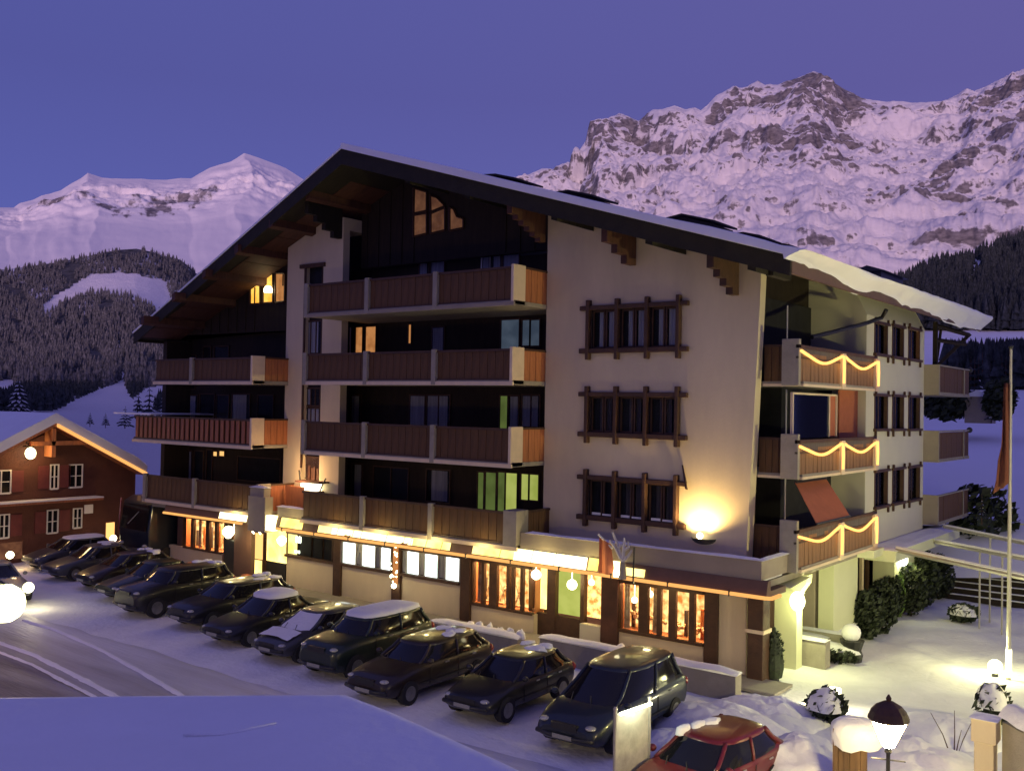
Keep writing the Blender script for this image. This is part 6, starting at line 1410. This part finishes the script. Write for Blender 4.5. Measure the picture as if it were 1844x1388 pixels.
# little lamp and snowy plant
p = aZ(1502, 1275, 0); g4 = thing('garden_light', 'small glowing cube lamp above a snowy evergreen in the front garden', 'garden lamp', (p.x, p.y, 0)); v = aY(1502, 1248, p.y); b = MB(); b.box(v.x-.15, v.x+.15, p.y-.14, p.y+.14, v.z-.15, v.z+.15); b.build('lamp_head', 'bulb', g4, bevel=.04); b = MB(); b.tube([(v.x, p.y, 0), (v.x, p.y, v.z-.1)], .04, 6); b.build('post', 'darkmetal', g4)
pointlight('garden_light_light', (v.x, p.y-.3, v.z+.2), 90, (1, .92, .55), .15, g4)
p = aZ(1487, 1300, 0); t5 = shrub((p.x, p.y, 0), .5, .42, 'snowy evergreen shrub beside the small cube lamp in the front garden', 'snowy_evergreen', n=420, s=.09, snow=True)
p = aZ(1453, 1292, 0); g5 = thing('garden_light', 'low glowing light half buried in snow, left of the snowy evergreen', 'garden lamp', (p.x, p.y, 0)); b = MB(); b.ball((p.x, p.y, .3), .14, 10); b.build('globe', 'bulb', g5, smooth=True); b = MB(); b.tube([(p.x, p.y, 0), (p.x, p.y, .2)], .05, 6); b.build('post', 'darkmetal', g5)
# board fence end with a heavy cap of snow
c0 = aZ(1500, 1306, 1.8); c1 = aZ(1560, 1322, 1.8); u_ = (c1-c0).normalized(); v_ = Vector((-u_.y, u_.x, 0)); fn = thing('board_fence', 'brown upright board fence under a thick drooping cap of snow', 'fence', tuple(c0))
for k in range(6):
    a = c0+u_*((c1-c0).length*k/6); c = c0+u_*((c1-c0).length*(k+.93)/6); d_ = .02*(k % 2)
    b = MB(); P = [(a.x, a.y, 0), (c.x, c.y, 0), (c.x+v_.x*.05, c.y+v_.y*.05, 0), (a.x+v_.x*.05, a.y+v_.y*.05, 0)]; b.prism([Vector(q_)+v_*d_ for q_ in P], (0, 0, 1.75-.05*(k % 3))); b.build('board', 'fencewood', fn)
mid = (c0+c1)/2+v_*.35; b = MB(); V = []; n = 18
for i, (s_, dz) in enumerate(((1.0, -.30), (1.05, -.12), (1.0, .02), (.75, .11), (.35, .15), (.01, .16))):
    for j in range(n):
        a = 2*PI*j/n; q_ = mid+u_*(math.cos(a)*.50*s_)+v_*(math.sin(a)*.45*s_); dr = .22*fbm(math.cos(a)*2, math.sin(a)*2, 4.)*(1 if i < 2 else .2); V.append((q_.x, q_.y, 1.78+dz+dr))
b.add(V, [(i*n+j, i*n+(j+1) % n, (i+1)*n+(j+1) % n, (i+1)*n+j) for i in range(5) for j in range(n)]); b.build('snow_cap', 'snow', fn, smooth=True)
# gate pillar and wall on the right edge
c0 = aZ(1748, 1292, 1.8); gp = thing('gate_pillar', 'square ochre gate pillar with a snow cap at the lower right edge', 'gate pillar', (c0.x, c0.y, 0))
b = MB(); b.box(c0.x, c0.x+.46, c0.y, c0.y+.46, 1.35, 1.8); b.box(c0.x+.05, c0.x+.41, c0.y+.05, c0.y+.41, 0, 1.35); b.build('pillar', 'stucco', gp, bevel=.02); cap([(c0.x-.03, c0.x+.49, c0.y-.03, c0.y+.49, 1.8)], 'snow_cap', gp)
gw = thing('boundary_wall', 'grey boundary wall with thick snow running to the right behind the gate pillar', 'wall', (c0.x+1, c0.y+1, 0)); d0 = Vector((c0.x+.50, c0.y+.35, 0)); d1 = Vector((c0.x+2.2, c0.y-1.6, 0)); pr_ = Vector((.28, .25, 0))
b = MB(); b.prism([d0, d1, d1+pr_, d0+pr_], (0, 0, 1.75)); b.build('wall', 'concrete', gw)
b = MB(); V = []
for i in range(9):
    q_ = d0.lerp(d1, i/8)
    for j in range(7): w_ = j/6; s_ = q_+pr_*(w_*1.5-.25); V.append((s_.x, s_.y, 1.74+.36*math.sin(PI*(.05+.9*w_))**.6+.05*fbm(i*.7, w_*2)))
b.add(V, [(i*7+j, i*7+j+1, (i+1)*7+j+1, (i+1)*7+j) for i in range(8) for j in range(6)]); b.build('snow_cap', 'snow', gw, smooth=True)
p = aZ(1775, 1300, .3); shrub((p.x, p.y+.8, 0), .42, .55, 'leafless bush buried in snow behind the gate pillar', 'snowy_bush', n=260, s=.10, snow=True)
tw = thing('bare_twigs', 'few bare twigs poking from the snow beside the gate pillar', 'twigs', tuple(aZ(1720, 1350, 0))); b = MB(); o_ = aZ(1718, 1352, .3)
for dx, dz in ((.0, .9), (.35, .7), (-.5, .75), (.15, .5)): b.tube([(o_.x, o_.y, 0), (o_.x+dx*.5, o_.y+.05, .3+dz*.4), (o_.x+dx, o_.y, .3+dz)], .018, 5, .006)
b.build('twigs', 'log', tw)
# the old style street lantern
lv = aD(1600, 1300, 17.0); sl = thing('street_lantern', 'old style street lantern with glowing tapered glass and dark bell shaped cap', 'street lamp', (lv.x, lv.y, 0))
k_ = 17.0/F; zt_ = lv.z+ (1310-1275)*k_*1.0; 
def sq(r_, z): return [(lv.x+r_*math.cos(PI/4+PI/2*j+.35), lv.y+r_*math.sin(PI/4+PI/2*j+.35), z) for j in range(4)]
def hx(r_, z, n=6): return [(lv.x+r_*math.cos(2*PI*j/n), lv.y+r_*math.sin(2*PI*j/n), z) for j in range(n)]
z_b = lv.z-(1350-1310)*k_; z_g = lv.z+(1310-1305)*k_; z_c = lv.z+(1310-1276)*k_
b = MB(); V = hx(.095, z_b)+hx(.295, z_g); b.add(V, [(j, (j+1) % 6, 6+(j+1) % 6, 6+j) for j in range(6)]); b.build('glass_panes', 'lanternhot', sl)
b = MB(); 
for j in range(6): a = hx(.098, z_b)[j]; c = hx(.300, z_g)[j]; b.tube([a, c], .008, 4)
b.build('lantern_frame', 'darkmetal', sl)
b = MB(); b.lathe((lv.x, lv.y, 0), [(.31, z_g-.01), (.33, z_g+.02), (.28, z_g+.13), (.20, z_g+.22), (.085, z_g+.285), (.035, z_g+.30), (.045, z_g+.34), (.01, z_g+.40)], 12); b.build('cap', 'log', sl, smooth=False)
b = MB(); b.tube([(lv.x, lv.y, 0), (lv.x, lv.y, z_b-.02)], .04, 8, .032); b.lathe((lv.x, lv.y, 0), [(.14, 0), (.12, .3), (.06, .5)], 10); b.lathe((lv.x, lv.y, z_b), [(.03, -.12), (.06, -.08), (.04, -.04), (.085, 0)], 10); b.build('post', 'darkmetal', sl)
b = MB(); b.tube([(lv.x-.28*cy, lv.y+.28*sy, z_b-.18), (lv.x+.28*cy, lv.y-.28*sy, z_b-.24)], .012, 5); b.build('ladder_bar', 'darkmetal', sl)
b = MB(); rnd = random.Random(4); leafy(b, (lv.x+.1, lv.y+.5, zt_+.24), .12, .05, .12, 30, .05, rnd)
# glass notice board with a tube along its top
n0 = aZ(1110, 1285, 1.9); n1 = aZ(1168, 1265, 1.9); ni = thing('notice_stand', 'glass sided notice stand with a bright light tube along its top edge', 'notice board', (n0.x, n0.y, 0)); d_ = (n1-n0).normalized(); e_ = Vector((-d_.y, d_.x, 0))*.03
b = MB(); b.prism([n0+Vector((0, 0, -1.65)), n1+Vector((0, 0, -1.65)), n1, n0], e_); b.build('panel', mat('frosted panel', (.42, .40, .34), .5, .3, 2.0, col2=(.55, .52, .45)), ni)
b = MB(); b.tube([n0-e_*2+d_*.06+Vector((0, 0, .0)), n1-e_*2+Vector((0, 0, .0))], .035, 8); b.build('light_tube', 'tube', ni)
for q_ in (n0-d_*.03, n1+d_*.03): b = MB(); b.tube([(q_.x, q_.y, 0), (q_.x, q_.y, 1.98)], .035, 8); b.ball((q_.x, q_.y, 2.0), .045, 8); b.build('post', 'metal', ni)
pointlight('notice_light', tuple(n0.lerp(n1, .5)-e_*7+Vector((0, 0, .08))), 22, (.9, 1, .65), .1, None)
lg = thing('snowy_ledge', 'low ledge heaped with bluish snow at the foot of the notice stand', 'ledge', tuple(aZ(1180, 1365, .5))); a = aZ(1150, 1378, .6); c = aZ(1212, 1340, .6); b = MB(); dd = (c-a).normalized(); ee = Vector((-dd.y, dd.x, 0))*.3
b.prism([a+Vector((0, 0, -.6)), c+Vector((0, 0, -.6)), c+ee+Vector((0, 0, -.6)), a+ee+Vector((0, 0, -.6))], (0, 0, .55)); b.build('ledge', 'concrete', lg); b = MB(); m_ = (a+c)/2+ee*.5; V = []; n = 16
for s_, dz in ((1.05, -.06), (1.05, .02), (.85, .09), (.4, .12), (.01, .12)):
    for j in range(n): an_ = 2*PI*j/n; q_ = m_+dd*(math.cos(an_)*(c-a).length*.5*s_)+ee*(math.sin(an_)*.6*s_); V.append((q_.x, q_.y, .6+dz-.02))
b.add(V, [(i*n+j, i*n+(j+1) % n, (i+1)*n+(j+1) % n, (i+1)*n+j) for i in range(4) for j in range(n)]); b.build('snow_cap', 'snow', lg, smooth=True)
# unseen lamps: garden one read off the light, two road ones added as fill
def tall_lamp(x, y, h, power, col, label):
    t_ = thing('street_or_fill_lamp', label, 'street lamp', (x, y, 0)); b = MB(); b.tube([(x, y, 0), (x, y, h)], .08, 8, .05); b.build('post', 'darkmetal', t_); b = MB(); b.lathe((x, y, h), [(.05, 0), (.26, .05), (.30, .12), (.1, .2)], 12); b.build('hood', 'darkmetal', t_); b = MB(); b.ball((x, y, h-.05), .18, 12); b.build('globe', 'bulb', t_, smooth=True)
    pointlight('street_or_fill_lamp_light', (x, y, h-.55), power, col, .25, t_)
tall_lamp(4.0, 26.9, 5.0, 4700, (1, .89, .33), 'tall street lamp at the right side of the garden')
gv = aD(9, 1086, 19.0); gp_ = aD(-26, 1086, 19.3); gt = thing('glare_globe', 'large glowing globe added for the headlamp glare at the left edge above the road', 'street lamp', (gp_.x, gp_.y, 0))  # glowing globe, post and arm added to imitate headlamp glare
b = MB(); b.ball(gv, .33, 20); b.build('globe', 'bulbg', gt, smooth=True); b = MB(); b.tube([(gp_.x, gp_.y, 0), (gp_.x, gp_.y, gv.z+.5)], .06, 8); b.build('post', 'darkmetal', gt); b = MB(); b.tube([(gp_.x, gp_.y, gv.z+.45), (gv.x, gv.y, gv.z+.32)], .03, 6); b.build('arm', 'darkmetal', gt)
pointlight('glare_globe_light', (gv.x, gv.y, gv.z-.6), 480, (1, .74, .38), .25, gt)
tall_lamp(-31.0, 9.6, 4.6, 420, (1, .60, .30), 'unseen fill lamp added beside the road at the left')
tall_lamp(0.6, 11.5, 4.3, 360, (1, .76, .46), 'unseen fill lamp added beside the road nearest the viewpoint')
